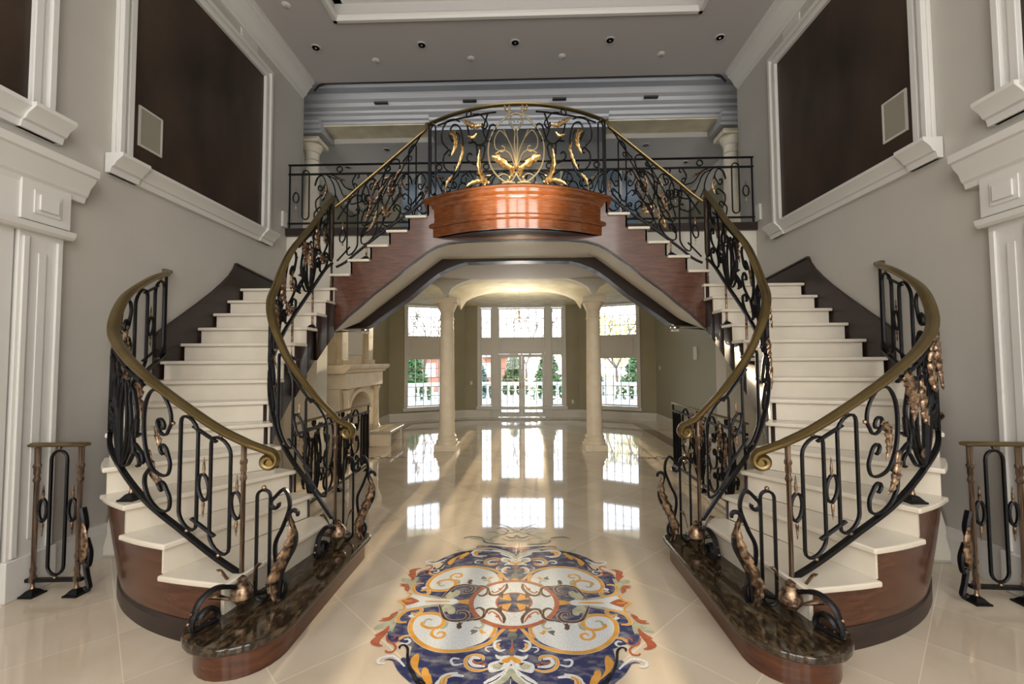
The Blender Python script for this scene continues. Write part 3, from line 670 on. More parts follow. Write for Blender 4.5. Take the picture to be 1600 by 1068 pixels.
# ---------------------------------------------------------------- balcony
bal = thing('balcony', (0, 5.8, 3.33), 'bow-fronted balcony with varnished cherry wood fascia between the two flights', 'balcony')
def bow(x, d=0):   # front line of the balcony
    return 5.88 - .46 * (1 - (abs(x) / 1.22) ** 2) - d
NB = 40; FZ = 3.34
def bowsweep(prof, xs=1.205):
    R = []
    for k in range(NB + 1):
        x = -xs + 2 * xs * k / NB; sl = .46 * 2 * x / 1.22 ** 2; n = Vector((sl, -1, 0)).normalized(); p = Vector((x, bow(x), FZ))
        n = Vector((sl, -1, 0)).normalized()
        R.append([tuple(p + n * a + Vector((0, 0, b))) for a, b in prof])
    return MB().rings(R)
FZ = 3.34
bowsweep([(-.05, 0), (.012, 0), (.014, .115), (-.05, .115)]).build('lower_fascia', 'cherry', bal, angle=.5)
bowsweep([(-.05, .115), (.014, .115), (.035, .12), (.045, .135), (.045, .165), (.034, .18), (.010, .195), (-.05, .195)]).build('waist_moulding', 'cherry', bal, angle=.5)
bowsweep([(-.05, .195), (.004, .195), (.006, .37), (-.05, .37)]).build('upper_fascia', 'cherry', bal, angle=.5)
bowsweep([(-.05, .37), (.010, .37), (.024, .39), (.028, .42), (.055, .45), (.062, .49), (.075, .495), (.075, .525), (.04, .53), (-.05, .53)]).build('cornice_moulding', 'cherry', bal, angle=.5)
m = MB(); xs = [-1.2 + 2.4 * k / NB for k in range(NB + 1)]
m.xy([(x, bow(x) + .03) for x in xs] + [(1.2, 6.84), (-1.2, 6.84)], ZL - .06, ZL); m.build('deck', 'marble', bal, smooth=False)
m = MB(); m.xy([(x, bow(x) + .0) for x in xs] + [(1.2, 5.90), (-1.2, 5.90)], FZ + .0, FZ + .02); m.build('underside', 'espresso', bal, smooth=False)
m = MB(); m.xy([(-1.2, 5.83), (1.2, 5.83), (1.2, 6.84), (-1.2, 6.84)], 3.30, 3.33); m.build('soffit_panel', 'cream', bal, smooth=False)
# ================================================================ wrought iron
class Surf:
    """railing surface: path of (x, y, z_bottom, z_top)"""
    def __init__(s, pts, side=1, n=14):
        s.P = [Vector((side * p[0], p[1], p[2], p[3])) for p in (catm([Vector(q) for q in pts], n))]
        s.S = [0]
        for a, b in zip(s.P, s.P[1:]): s.S.append(s.S[-1] + math.hypot(b.x - a.x, b.y - a.y))
        s.L = s.S[-1]; s.side = side
    def raw(s, u):
        if u <= 0: i = 0
        elif u >= s.L: i = len(s.P) - 2
        else:
            lo, hi = 0, len(s.S) - 1
            while hi - lo > 1:
                md = (lo + hi) // 2
                if s.S[md] <= u: lo = md
                else: hi = md
            i = lo
        f = (u - s.S[i]) / max(1e-6, s.S[i + 1] - s.S[i]); return s.P[i].lerp(s.P[i + 1], f) if 0 <= f <= 1 else s.P[i] + (s.P[i + 1] - s.P[i]) * f
    def at(s, u, v, off=0):   # v: 0 bottom rail .. 1 handrail
        p = s.raw(u); n = s.nrm(u); return Vector((p.x, p.y, p.z + v * (p.w - p.z))) + n * off
    def nrm(s, u):
        a = s.raw(u - .02); b = s.raw(u + .02); t = Vector((b.x - a.x, b.y - a.y, 0)).normalized(); return Vector((t.y, -t.x, 0))
def curl(p, ang, r, d, tot=5.0, k=.30, n=22):
    """spiral from point p with heading ang, turning in direction d, radius shrinking"""
    k *= .55; n = 28; x, y = p; o = []; th = 0; st = tot / n
    for i in range(n):
        rr = r * math.exp(-k * th); x += rr * st * math.cos(ang); y += rr * st * math.sin(ang); ang += d * st; th += st; o.append((x, y))
    return o
def sc(pts, c0=None, c1=None, n=7):
    """smooth stroke through pts with optional curls (r, dir, total) at its start and end"""
    P = [tuple(v) for v in catm([Vector((*p, 0)) for p in pts], n)]; P = [(a, b) for a, b, _ in P]
    if c1: a = math.atan2(P[-1][1] - P[-2][1], P[-1][0] - P[-2][0]); P = P + curl(P[-1], a, c1[0], c1[1], *(c1[2:]))
    if c0: a = math.atan2(P[0][1] - P[1][1], P[0][0] - P[1][0]); P = curl(P[0], a, c0[0], c0[1], *(c0[2:]))[::-1] + P
    return P
def capsule(u0, u1, v0, v1, asp, n=8):
    r = (u1 - u0) / 2; rv = r / asp; c = (u0 + u1) / 2; P = []
    for k in range(n + 1): a = PI * k / n; P.append((c + r * math.cos(a), v1 - rv + rv * math.sin(a)))
    for k in range(n + 1): a = PI + PI * k / n; P.append((c + r * math.cos(a), v0 + rv + rv * math.sin(a)))
    return P
def ell(u, v, ru, rv, n=18): return [(u + ru * math.cos(2 * PI * k / n), v + rv * math.sin(2 * PI * k / n)) for k in range(n)]
H0 = .86
class Iron:
    """draws motifs (metres along, metres up of a nominal 0.86 m high rail) onto a Surf"""
    def __init__(s, surf, root, gold='bronze', iron='iron'): s.s = surf; s.r = root; s.g = gold; s.i = iron
    def bar(s, P, name='scroll', closed=False, w=.0165, h=.027, mtl=None, off=0, taper=None, mb=None, bld=True):
        pts = [s.s.at(u, v / H0, off) for u, v in P]; nr = [s.s.nrm(u) for u, v in P]
        m = (mb or MB()).sweep(pts, w, h, nr, closed, 6, taper)
        return m.build(name, mtl or s.i, s.r) if bld else m
    def map(s, P, u0, u1, flip=False, W=1.0):
        """unit-width motif -> rail; P given in metres with nominal width W"""
        k = (u1 - u0) / W; return [((u1 - u * k) if flip else (u0 + u * k), v) for u, v in P]
    def node(s, u, v, r=.014, name='collar_ball', mtl=None):
        p = s.s.at(u, v / H0); return MB().ball(p, r).build(name, mtl or s.g, s.r)
    def ring(s, u, v, ru=.045, rv=.075, fin=True):
        s.bar(ell(u, v, ru, rv), 'ring', True)
        if fin:
            for d in (1, -1):
                p = s.s.at(u, (v + d * rv) / H0)
                MB().lathe([(.004, 0), (.012, .006 * d), (.006, .014 * d), (.010, .026 * d), (.0085, .032 * d), (.010, .038 * d), (.0075, .050 * d), (.008, .058 * d), (.0055, .072 * d), (.006, .080 * d), (.0015, .112 * d)], p, 8).build('finial', s.g, s.r)
    def loop(s, u0, u1, v0=.045, v1=.80, balls=True):
        s.bar(capsule(u0, u1, v0, v1, 1.0), 'loop', True)
        if balls: s.node((u0 + u1) / 2, v1 + .02); s.node((u0 + u1) / 2, max(0.0, v0 - .018))
    def double(s, a, b, off=.0):
        """two loops with a ringed finial between and short diagonal bars"""
        w = b - a; s.loop(a + w * .02, a + w * .36); s.loop(a + w * .60, a + w * .94)
        s.ring(a + w * .48, .40, w * .095, .085)
        for v in (.76, .13): s.bar([(a + w * .27, v), (a + w * .69, v)], 'cross_bar', h=.03, w=.018)
    def leaf(s, P, w=.05, name='acanthus_leaf', lobes=5, off=.012, n=10, curlout=.03):
        C = [tuple(v)[:2] for v in catm([Vector((*p, 0)) for p in P], n)]; N = len(C); mb = MB(); G = []
        for i, (u, v) in enumerate(C):
            t = i / (N - 1); a = C[max(0, i - 1)]; b = C[min(N - 1, i + 1)]; d = Vector((b[0] - a[0], b[1] - a[1])).normalized(); q = Vector((-d.y, d.x))
            ww = 1.25 * w * (math.sin(PI * min(1, t * .93 + .07)) ** .6) * (.50 + .50 * (1 - (lobes * t + .15) % 1.0) ** .7)
            if i == N - 1: ww = .002
            row = []
            for j, (c, o) in enumerate(((-1, .0), (-.55, .55), (0, .2), (.55, .55), (1, .0))):
                row.append(s.s.at(u + q.x * ww * .5 * c, (v + q.y * ww * .5 * c) / H0, off + o * ww * .35 + curlout * t * t))
            G.append(row)
        mb.grid(G); o = mb.build(name, s.g, s.r); md = o.modifiers.new('thick', 'SOLIDIFY'); md.thickness = .005; return o
    # ---- motifs, nominal width .36, height .86
    def cscroll(s, a, b, flip=False, leaf=True):
        f = lambda P: s.map(P, a, b, flip, .38)
        s.bar(f(sc([(.075, .60), (.045, .68), (.07, .77), (.16, .83), (.27, .79), (.345, .66), (.36, .50), (.33, .36), (.25, .265), (.15, .26), (.07, .30), (.045, .38), (.075, .45)], (.070, 1, 7.6, .26), (.050, -1, 4.6, .30))), 'scroll', h=.026, w=.016)
        s.bar(f(sc([(.25, .265), (.32, .17), (.32, .09), (.25, .03), (.13, .02), (.05, .07), (.04, .15), (.085, .205)], None, (.045, -1, 4.2, .30))), 'scroll')
        s.node(f([(.025, .68)])[0][0], .68)
        if leaf:
            s.leaf(f([(.17, .61), (.22, .53), (.21, .43), (.15, .37)]), .065, lobes=6); s.leaf(f([(.33, .34), (.30, .24), (.24, .17), (.15, .15)]), .085, lobes=4)
    def fan(s, a, b, flip=False):
        """reed-like bars springing from the bottom rail with leaves"""
        f = lambda P: s.map(P, a, b, flip, .60); T = lambda t: 1 - .35 * t
        s.bar(f(sc([(.30, .03), (.20, .20), (.16, .42), (.20, .62), (.14, .76), (.04, .80)])), 'reed', taper=T)
        s.bar(f(sc([(.31, .03), (.25, .22), (.24, .45), (.27, .66)], None, (.035, 1, 4.0, .3))), 'reed', taper=T)
        s.bar(f(sc([(.33, .03), (.36, .24), (.36, .45), (.32, .62)], None, (.035, -1, 4.0, .3))), 'reed', taper=T)
        s.bar(f(sc([(.34, .03), (.42, .20), (.46, .42), (.43, .60), (.49, .76), (.58, .80)])), 'reed', taper=T)
        s.bar(f([(.02, .42), (.08, .36), (.07, .50), (.12, .44), (.22, .30), (.29, .06)]), 'reed')
        s.bar(f([(.58, .42), (.53, .36), (.54, .50), (.49, .44), (.40, .30), (.34, .06)]), 'reed')
        s.bar(f(sc([(.29, .04), (.20, .10), (.12, .22)], None, (.06, 1, 4.2, .3))), 'scroll'); s.bar(f(sc([(.35, .04), (.44, .10), (.50, .22)], None, (.06, -1, 4.2, .3))), 'scroll')
        s.leaf(f([(.06, .80), (.12, .72), (.14, .58), (.10, .46)]), .11, lobes=5); s.leaf(f([(.56, .80), (.50, .72), (.48, .58), (.52, .46)]), .11, lobes=5)
        s.leaf(f([(.30, .66), (.31, .54), (.29, .42), (.32, .32)]), .085, lobes=5); s.leaf(f([(.30, .10), (.26, .16), (.17, .20)]), .045, lobes=4)
        s.bar(f(sc([(.10, .24), (.13, .36), (.08, .52), (.13, .66)], None, (.035, -1, 4.0, .3))), 'reed'); s.bar(f(sc([(.50, .24), (.48, .36), (.53, .52), (.48, .66)], None, (.035, 1, 4.0, .3))), 'reed')
        s.bar(f(sc([(.20, .20), (.12, .30), (.02, .30)], None, (.05, 1, 3.6, .25))), 'scroll'); s.bar(f(sc([(.40, .20), (.48, .30), (.58, .30)], None, (.05, -1, 3.6, .25))), 'scroll')
        s.bar(f([(.0, .78), (.15, .775), (.30, .77), (.45, .775), (.60, .78)]), 'upper_rail', h=.028, w=.02)
        s.ring(f([(.30, .815)])[0][0], .818, .03, .03, False)
    def foot(s, u, zfloor, drop=None):
        p = s.s.at(u, 0); h = max(.03, p.z - zfloor); q = (p.x, p.y, zfloor)
        b = .055; m = MB(); m.rings([[(q[0] - k, q[1] - k, q[2] + z), (q[0] + k, q[1] - k, q[2] + z), (q[0] + k, q[1] + k, q[2] + z), (q[0] - k, q[1] + k, q[2] + z)] for k, z in ((b, 0), (b, .012), (b * .8, .016), (b * .45, .04), (b * .3, .045))])
        m.build('foot_plate', s.i, s.r, smooth=False)
        MB().lathe([(.014, .04), (.018, .05), (.012, .06), (.012, max(.07, h - .02)), (.02, max(.08, h - .01)), (.014, max(.09, h))], q, 10).build('foot_stem', s.g, s.r)
    def post(s, u, z0, z1, fancy=True, name='newel_post'):
        p = s.s.at(u, 0); q = (p.x, p.y, 0)
        if fancy: pr = [(.022, z0), (.024, z0 + .03), (.016, z0 + .05), (.020, z0 + .09), (.0155, z0 + .11), (.0155, z1 - .26), (.019, z1 - .25), (.024, z1 - .24), (.019, z1 - .225), (.015, z1 - .21), (.021, z1 - .19), (.019, z1 - .155), (.025, z1 - .145), (.025, z1 - .13), (.018, z1 - .12), (.019, z1)]
        else: pr = [(.014, z0), (.014, z1)]
        n = 12; R = []
        for r, z in pr: R.append([(q[0] + (r * (1 - .12 * (k % 2))) * math.cos(2 * PI * k / n), q[1] + (r * (1 - .12 * (k % 2))) * math.sin(2 * PI * k / n), z) for k in range(n)])
        return MB().rings(R).build(name, 'post' if fancy else s.i, s.r)
HR = [(-.039, -.006), (-.028, -.02), (.028, -.02), (.039, -.006), (.039, .006), (.022, .014), (.012, .022), (-.012, .022), (-.022, .014), (-.039, .006)]
def handrail(srf, root, u0=None, u1=None, volute=None, name='handrail', mtl='brass', prof=HR, ext=None, pre=None):
    N = max(8, int(srf.L / .035)); P = [srf.at((u0 or 0) + ((u1 or srf.L) - (u0 or 0)) * k / N, 1) for k in range(N + 1)]
    if ext: P = P + [Vector(e) for e in ext]
    if pre: a = Vector(pre); P = [a, a.lerp(P[0], .25), a.lerp(P[0], .5), a.lerp(P[0], .75)] + P
    if volute:   # scroll down at the start of the rail
        d = (P[0] - P[2]); d.z = 0; d.normalize(); c = []; x = 0; z = 0; ang = -.30; r = .062; th = 0
        for k in range(26):
            st = .32; rr = r * math.exp(-.16 * th); x += rr * st * math.cos(ang); z += rr * st * math.sin(ang); ang -= st; th += st; c.append(P[0] + d * x + Vector((0, 0, z)))
        P = c[::-1] + P; k0 = len(c)
        side = Vector((d.y, -d.x, 0))
        nr = [None] * len(P)
        for i in range(len(P)):
            a = P[max(0, i - 1)]; b = P[min(len(P) - 1, i + 1)]; T = (b - a).normalized()
            hs = side if i < k0 + 1 else Vector((T.y, -T.x, 0)).normalized()
            if i >= k0 + 1 and hs.dot(side) < 0 and i < k0 + 6: hs = -hs
            nn = T.cross(hs); nn = nn if (i < k0 and True) else (nn if nn.z > 0 else -nn)
            nr[i] = nn
        # keep the normals continuous through the volute
        for i in range(k0 - 1, -1, -1):
            if nr[i].dot(nr[i + 1]) < 0: nr[i] = -nr[i]
        tp = lambda t: 1.0
        m = MB().sweep(P, 1, 1, nr, prof=prof); o = m.build(name, mtl, root, angle=1.0)
        cc = c[-1]; mm = MB()
        R = []
        for q in (-.045, .045): R.append([tuple(cc + side * q + Vector((d.x * .02 * math.cos(a), d.y * .02 * math.cos(a), .02 * math.sin(a)))) for a in [2 * PI * j / 12 for j in range(12)]])
        mm.rings(R); mm.build('volute_eye', mtl, o)
        return o
    return MB().sweep(P, 1, 1, (0, 0, 1), prof=prof).build(name, mtl, root, angle=1.0)
def bottomrail(srf, root, u0=0, u1=None, v=0, name='bottom_rail', w=.020, h=.034):
    u1 = u1 or srf.L; N = max(6, int((u1 - u0) / .06)); P = [srf.at(u0 + (u1 - u0) * k / N, v) for k in range(N + 1)]
    return MB().sweep(P, w, h, (0, 0, 1), sides=4).build(name, 'iron', root, smooth=False) if False else MB().sweep(P, 1, 1, (0, 0, 1), prof=[(-w / 2 - .006, -.012), (w / 2 + .006, -.012), (w / 2 + .006, .012), (-w / 2 - .006, .012)]).build(name, 'iron', root, angle=1.0)
OUTR = [(1.66, 2.80, .36, 1.19), (1.86, 2.815, .47, 1.28), (2.12, 2.86, .62, 1.42), (2.45, 2.95, .79, 1.60), (2.80, 3.12, .99, 1.79), (3.10, 3.36, 1.14, 1.99), (3.34, 3.72, 1.42, 2.28), (3.46, 4.10, 1.64, 2.50), (3.55, 4.38, 1.77, 2.61), (3.655, 4.53, 1.84, 2.67)]
INR = [(1.50, 3.77, .33, 1.21), (1.72, 3.75, .66, 1.45), (1.93, 3.79, .91, 1.70), (2.09, 3.87, 1.13, 1.93), (2.22, 3.99, 1.37, 2.13), (2.32, 4.15, 1.60, 2.30), (2.385, 4.34, 1.80, 2.46), (2.42, 4.55, 2.0, 2.72), (2.44, 4.78, 2.2, 2.97), (2.45, 5.2, 2.56, 3.34), (2.46, 5.6, 2.90, 3.72), (2.46, 5.80, 3.02, 3.90)]
UPR = [(2.43, 5.81, 2.96, 3.78), (2.28, 5.815, 3.04, 3.90), (2.12, 5.82, 3.18, 4.05), (1.8, 5.82, 3.43, 4.32), (1.45, 5.83, 3.69, 4.63), (1.24, 5.85, 3.86, 4.82)]
def newel_ornament(I, root, s, base, out, fwd):
    """gilded bud, big floor scroll and S shaped tendril at the foot of a railing"""
    bx, by, bz = base; o = Vector((*out, 0)).normalized(); f = Vector((*fwd, 0)).normalized()
    P3 = lambda a, b, z: Vector((bx, by, bz)) + o * a + f * b + Vector((0, 0, z))
    def bar(P, n, name, w=.016, h=.03, m='iron', taper=None, closed=False):
        C = catm([Vector(p) for p in P], 6, closed); d = (C[-1] - C[0]) if not closed else o; pl = (C[len(C) // 2] - C[0]).cross(C[-1] - C[0]); pl = pl.normalized() if pl.length > 1e-6 else f
        return MB().sweep(C, w, h, n if n is not None else pl, closed, 6, taper).build(name, m, root)
    nf = o.cross(Vector((0, 0, 1)))
    # narrow loop beside the post
    lp = [(u, z) for u, z in capsule(.05, .13, .02, .70, 1.0)]
    MB().sweep([P3(u, 0, z) for u, z in lp], .017, .026, nf, True).build('loop', 'iron', root)
    MB().ball(P3(.09, 0, .715), .015).build('collar_ball', 'bronze', root)
    # S tendril
    S2 = sc([(.145, .64), (.215, .70), (.25, .60), (.21, .47), (.165, .36), (.18, .22), (.235, .12), (.22, .03)], (.035, 1, 4.6, .25), None)
    MB().sweep([P3(u, 0, z) for u, z in S2], .021, .034, nf, False, 6).build('tendril', 'iron', root)
    T2 = sc([(.20, .03), (.22, .20), (.30, .38), (.26, .53)], None, (.035, -1, 4.0, .25))
    MB().sweep([P3(u, .02, z) for u, z in T2], .024, .038, nf, False, 6, lambda t: 1.2 - .4 * t).build('tendril', 'iron', root)
    # leaf climbing the tendril
    C = catm([P3(.20, .03, .02), P3(.18, .05, .15), P3(.24, .04, .30), P3(.285, .03, .43), P3(.265, .03, .56)], 9); G = []; N = len(C)
    for i, c in enumerate(C):
        t = i / (N - 1); w = .075 * (math.sin(PI * min(1, t * .9 + .1)) ** .6) * (.6 + .4 * (1 - (8 * t) % 1.0))
        G.append([c + (o * a + f * b) * w for a, b in ((-.6, -.1), (-.3, .45), (0, .3), (.3, .45), (.6, -.1))])
    ob = MB().grid(G).build('acanthus_leaf', 'bronze', root); ob.modifiers.new('thick', 'SOLIDIFY').thickness = .008
    # bud
    MB().lathe([(.002, -.06), (.036, -.054), (.064, -.018), (.062, .02), (.04, .055), (.024, .07), (.03, .09), (.004, .11)], P3(.02, .07, .10), 14).build('bud', 'bronze', root)
    for (a, b, z, dx, dz) in ((-.02, .10, .08, -.13, .02), (-.03, .06, .12, -.10, .13), (.08, .06, .14, .06, .14)):
        C = catm([P3(a, b, z), P3(a + dx * .5, b + .03, z + dz * .7 + .02), P3(a + dx, b + .02, z + dz)], 5); G = []; N = len(C)
        for i, c in enumerate(C):
            t = i / (N - 1); w = .035 * math.sin(PI * (t * .9 + .08)); G.append([c + Vector((0, 0, 1)) * (-.5 * w) , c + f * w * .4, c + Vector((0, 0, 1)) * (.5 * w)])
        ob = MB().grid(G).build('bud_leaf', 'bronze', root); ob.modifiers.new('thick', 'SOLIDIFY').thickness = .006
    # big floor scroll toward the viewer
    g = (f * .9 - o * .35).normalized(); ng = g.cross(Vector((0, 0, 1)))
    S3 = sc([(-.16, .03), (-.06, .06), (.05, .14), (.17, .19), (.26, .16), (.295, .09)], None, (.085, -1, 6.6, .16))
    S3 = [(a, max(.014, z)) for a, z in S3]
    MB().sweep([Vector((bx, by, bz)) + o * .03 + g * (a + .04) + Vector((0, 0, z)) for a, z in S3], .024, .042, ng, False, 6).build('floor_scroll', 'iron', root)
    for k in range(5):
        u, z = S3[34 + k * 3] if len(S3) > 50 else S3[-20 + k * 3]
        MB().ball(Vector((bx, by, bz)) + o * .03 + g * (u + .055) + Vector((0, 0, z + .005)), .010).build('crocket', 'bronze', root)
def main_rails(s):
    # ---- outer railing
    S_ = Surf(OUTR, s); r = thing('stair_railing', (s * 2.6, 3.2, 0), 'outer wrought iron railing of the %s staircase, brass handrail ending on the wall' % SIDE[s], 'railing', 'outer stair railings')
    I = Iron(S_, r)
    handrail(S_, r, volute=True, pre=(s * 1.555, 2.83, 1.14)); bottomrail(S_, r, .02)
    I.post(0.035, .20, 1.215)
    I.ring(.078, .42, .036, .085)
    I.double(.115, .53); I.cscroll(.55, .87); I.fan(.87, 1.38); I.fan(1.36, 1.84); I.cscroll(1.84, 2.16, True); I.double(2.18, 2.74)
    I.post(2.79, 1.75, 2.62, False, 'end_bar')
    I.foot(.98, zt(3)); I.foot(2.02, zt(6)); 
    newel_ornament(I, r, s, (s * 1.655, 2.80, .20), (-s, .10), (s * .12, -1))
    p = S_.at(S_.L, 1); m = MB(); m.box(*sorted((p.x - s * .02, s * 3.675)), p.y - .04, p.y + .05, p.z - .015, p.z + .015); m.build('wall_rosette', 'brass', r, smooth=False)
    # ---- inner railing up to the quarter landing
    S_ = Surf(INR, s); r = thing('stair_railing', (s * 2.2, 4.4, 0), 'inner wrought iron railing of the %s staircase, spiralling from granite step to quarter landing' % SIDE[s], 'railing', 'inner stair railings')
    I = Iron(S_, r)
    handrail(S_, r, volute=True, pre=(s * 1.42, 3.765, 1.175)); bottomrail(S_, r, .02)
    I.post(0.02, .20, 1.215)
    I.double(.08, .62); I.cscroll(.64, .92); I.fan(.92, 1.40); I.cscroll(1.40, 1.72, True); I.fan(1.74, 2.24); I.cscroll(2.24, 2.54, True); I.loop(2.56, 2.66)
    I.post(S_.L - .02, zt(13), 3.92, True)
    I.bar([(1.9, .66), (2.55, .10)], 'brace', h=.02)
    I.foot(1.62, zt(8)); I.foot(2.1, zt(10))
    newel_ornament(I, r, s, (s * 1.49, 3.78, .20), (-s, .0), (s * .1, -1)) if False else newel_ornament(I, r, s, (s * 1.50, 3.77, .20), (-s, -.15), (0, 1)) if False else newel_ornament(I, r, s, (s * 1.50, 3.77, .20), (-s * .75, .10), (-s * .25, -1))
    # ---- upper flight railing
    S_ = Surf(UPR, s); r = thing('stair_railing', (s * 1.8, 5.82, 2.7), 'wrought iron railing of the upper flight climbing to the balcony from the %s' % SIDE[s], 'railing', 'upper flight railings')
    I = Iron(S_, r)
    handrail(S_, r, ext=[(s * 1.225, 5.855, 4.86), (s * 1.215, 5.86, 4.93)], prof=[(a * .72, b * .8) for a, b in HR]); bottomrail(S_, r, .02)
    I.ring(.10, .38, .04, .08); I.loop(.16, .30); I.bar([(.03, .66), (.20, .80)], 'cross_bar', h=.028); I.bar([(.03, .08), (.20, .16)], 'cross_bar', h=.028)
    I.cscroll(.32, .60); I.cscroll(.60, .90, True); I.loop(.98, 1.08, .08, .80, False)
    I.bar(sc([(.90, .70), (1.0, .74), (1.16, .86)], None, None), 'scroll'); I.bar(sc([(.92, .10), (1.02, .02), (1.14, .06)], None, (.05, 1, 4, .3)), 'scroll')
    for k, (a, b) in enumerate(((.45, .35), (.62, .55), (.75, .42), (.55, .68), (.84, .58), (.70, .22))):
        I.leaf([(a - .05, b - .03), (a, b + .02), (a + .06, b + .02)], .05, lobes=3)
        I.bar(sc([(a - .10, b - .14), (a, b - .02), (a + .12, b + .10)], (.04, 1, 4, .3), (.04, -1, 4, .3)), 'scroll', w=.012, h=.02)
    I.foot(.42, zt(15)); 
main_rails(-1); main_rails(1)
# ---- balcony railing
pts = []
for k in range(13):
    x = -1.20 + 2.40 * k / 12; pts.append((x, bow(x) + .03 + .0, 3.90, 4.93 + .0))
S_ = Surf(pts, 1, 6); LBal = S_.L
r = thing('balcony_railing', (0, 5.6, 3.85), 'gilded wrought iron railing on the bowed balcony front', 'railing'); I = Iron(S_, r, 'gold')
M['champ'] = mat('champagne_gilt_iron', (.66, .57, .38), .3, .8, bump=.2, scale=50)
handrail(S_, r, prof=[(a * .8, b * .8) for a, b in HR], mtl='brass'); bottomrail(S_, r); k_ = .86 / 1.03
ZZ = lambda z: (z - 3.90) / 1.03 * H0
def BV(P): return [(u, v * k_) for u, v in P]
mid = LBal / 2
for e, s in ((0.05, 1), (LBal - .05, -1)):
    I.loop(min(e, e + s * .09), max(e, e + s * .09), .03, .83); I.post(max(.0, min(LBal, e - s * .035)), 3.87, 4.93, False, 'end_post')
def mir(P, s): return [(mid + s * u, v) for u, v in P]
for s in (-1, 1):
    B = lambda P, **k: I.bar(mir(P, s), **k)
    # central lyre
    B(sc([(0.015, .02), (.17, .05), (.31, .19), (.355, .37), (.32, .53), (.22, .65), (.12, .725), (.075, .775), (.075, .82)], None, (.04, -1, 5.4, .2)), mtl='champ', w=.018, h=.026)
    B(sc([(0.0, .12), (.06, .04), (.18, .02)], (.03, 1, 4, .2), None), mtl='champ')
    for q in (.0,): B(sc([(0, .18), (.02, .45), (.015, .56), (.06, .62), (.09, .68), (.05, .74), (.0, .76)], None, None), mtl='champ', w=.012, h=.02)
    B(sc([(.005, .58), (.03, .60), (.06, .655)], None, (.03, 1, 4.4, .25)), mtl='champ', w=.012, h=.02)
    B(sc([(.005, .18), (.04, .36), (.11, .50), (.16, .60)], None, None), mtl='champ', w=.012, h=.02)
    B(sc([(.11, .50), (.20, .58), (.27, .50), (.26, .40), (.20, .36)], None, (.04, -1, 4.2, .25)), mtl='champ', w=.012, h=.02)
    B(sc([(.02, .20), (.08, .33), (.17, .37), (.26, .34)], None, None), mtl='champ', w=.012, h=.02)
    B(sc([(.10, .10), (.16, .12), (.22, .10)], (.03, 1, 3.5, .2), None), mtl='champ', w=.012, h=.02)
    I.leaf(mir([(.04, .16), (.14, .22), (.22, .27), (.30, .30)], s), .10, 'wing_leaf', 3)
    I.leaf(mir([(.02, .20), (.05, .14), (.06, .08)], s), .07, 'wing_leaf', 2); I.node(mid + s * .085, .085, .026)
    I.node(mid + s * .115, .805, .022)
    B(sc([(.40, .40), (.43, .30), (.52, .25), (.62, .30)], (.04, -1, 4, .25), (.05, 1, 4, .25))); B(sc([(.36, .78), (.42, .62), (.38, .50)], None, (.04, -1, 4, .25)))
    # lower corner leaves
    I.leaf(mir([(.34, .03), (.42, .09), (.47, .22), (.45, .40)], s), .075, lobes=6); I.leaf(mir([(.34, .03), (.46, .06), (.56, .05), (.64, .015)], s), .06, lobes=5)
    B(sc([(.36, .04), (.48, .12), (.60, .19), (.70, .16)], None, (.05, -1, 5, .2)))
    B(sc([(.36, .04), (.44, .18), (.50, .34), (.52, .48), (.62, .50)], None, None))
    # upper spray
    B(sc([(.34, .62), (.40, .48), (.50, .46), (.60, .56), (.64, .68)], (.05, 1, 4.6, .2), (.02, 1, 2, .2))); B(sc([(.56, .80), (.46, .78), (.38, .70)], None, (.05, 1, 5, .2)))
    I.leaf(mir([(.44, .66), (.52, .655), (.60, .69), (.70, .75)], s), .06, lobes=6); I.leaf(mir([(.50, .58), (.55, .54), (.62, .56)], s), .04, lobes=3)
    # side C scroll
    B(sc([(.88, .58), (.92, .66), (.86, .74), (.76, .70), (.71, .55), (.72, .36), (.80, .18), (.92, .12), (1.02, .14)], (.07, -1, 6.6, .22), None), w=.018, h=.026)
    B(sc([(.90, .22), (1.0, .30), (1.02, .42), (.95, .47)], (.05, -1, 3, .2), (.04, 1, 4, .25))); B(sc([(.95, .50), (1.04, .60), (1.04, .72), (.96, .80), (.84, .80), (.76, .76)], None, None))
    B(sc([(.86, .14), (.92, .02), (1.02, .04)], None, (.05, 1, 4, .2)))
    I.leaf(mir([(.90, .66), (.83, .62), (.80, .50), (.86, .38)], s), .075, lobes=7); I.leaf(mir([(.73, .50), (.70, .42), (.74, .30), (.80, .20)], s), .05, lobes=6); I.leaf(mir([(.86, .18), (.93, .12), (.95, .05)], s), .05, lobes=4)
    I.ring(mid + s * .62, .815, .035, .03, False)
    I.foot(mid + s * .40, 3.87); I.foot(mid + s * .98, 3.87)
    B([(.66, .79), (.9, .80), (1.12, .80)], name='upper_rail', w=.016)
I.bar([(mid + u, .785) for u in (-.66, -.4, -.25)], 'upper_rail'); I.bar([(mid + u, .785) for u in (.25, .4, .66)], 'upper_rail')
I.bar([(mid - .1, .74), (mid, .76), (mid + .1, .74)], 'upper_rail', mtl='champ')
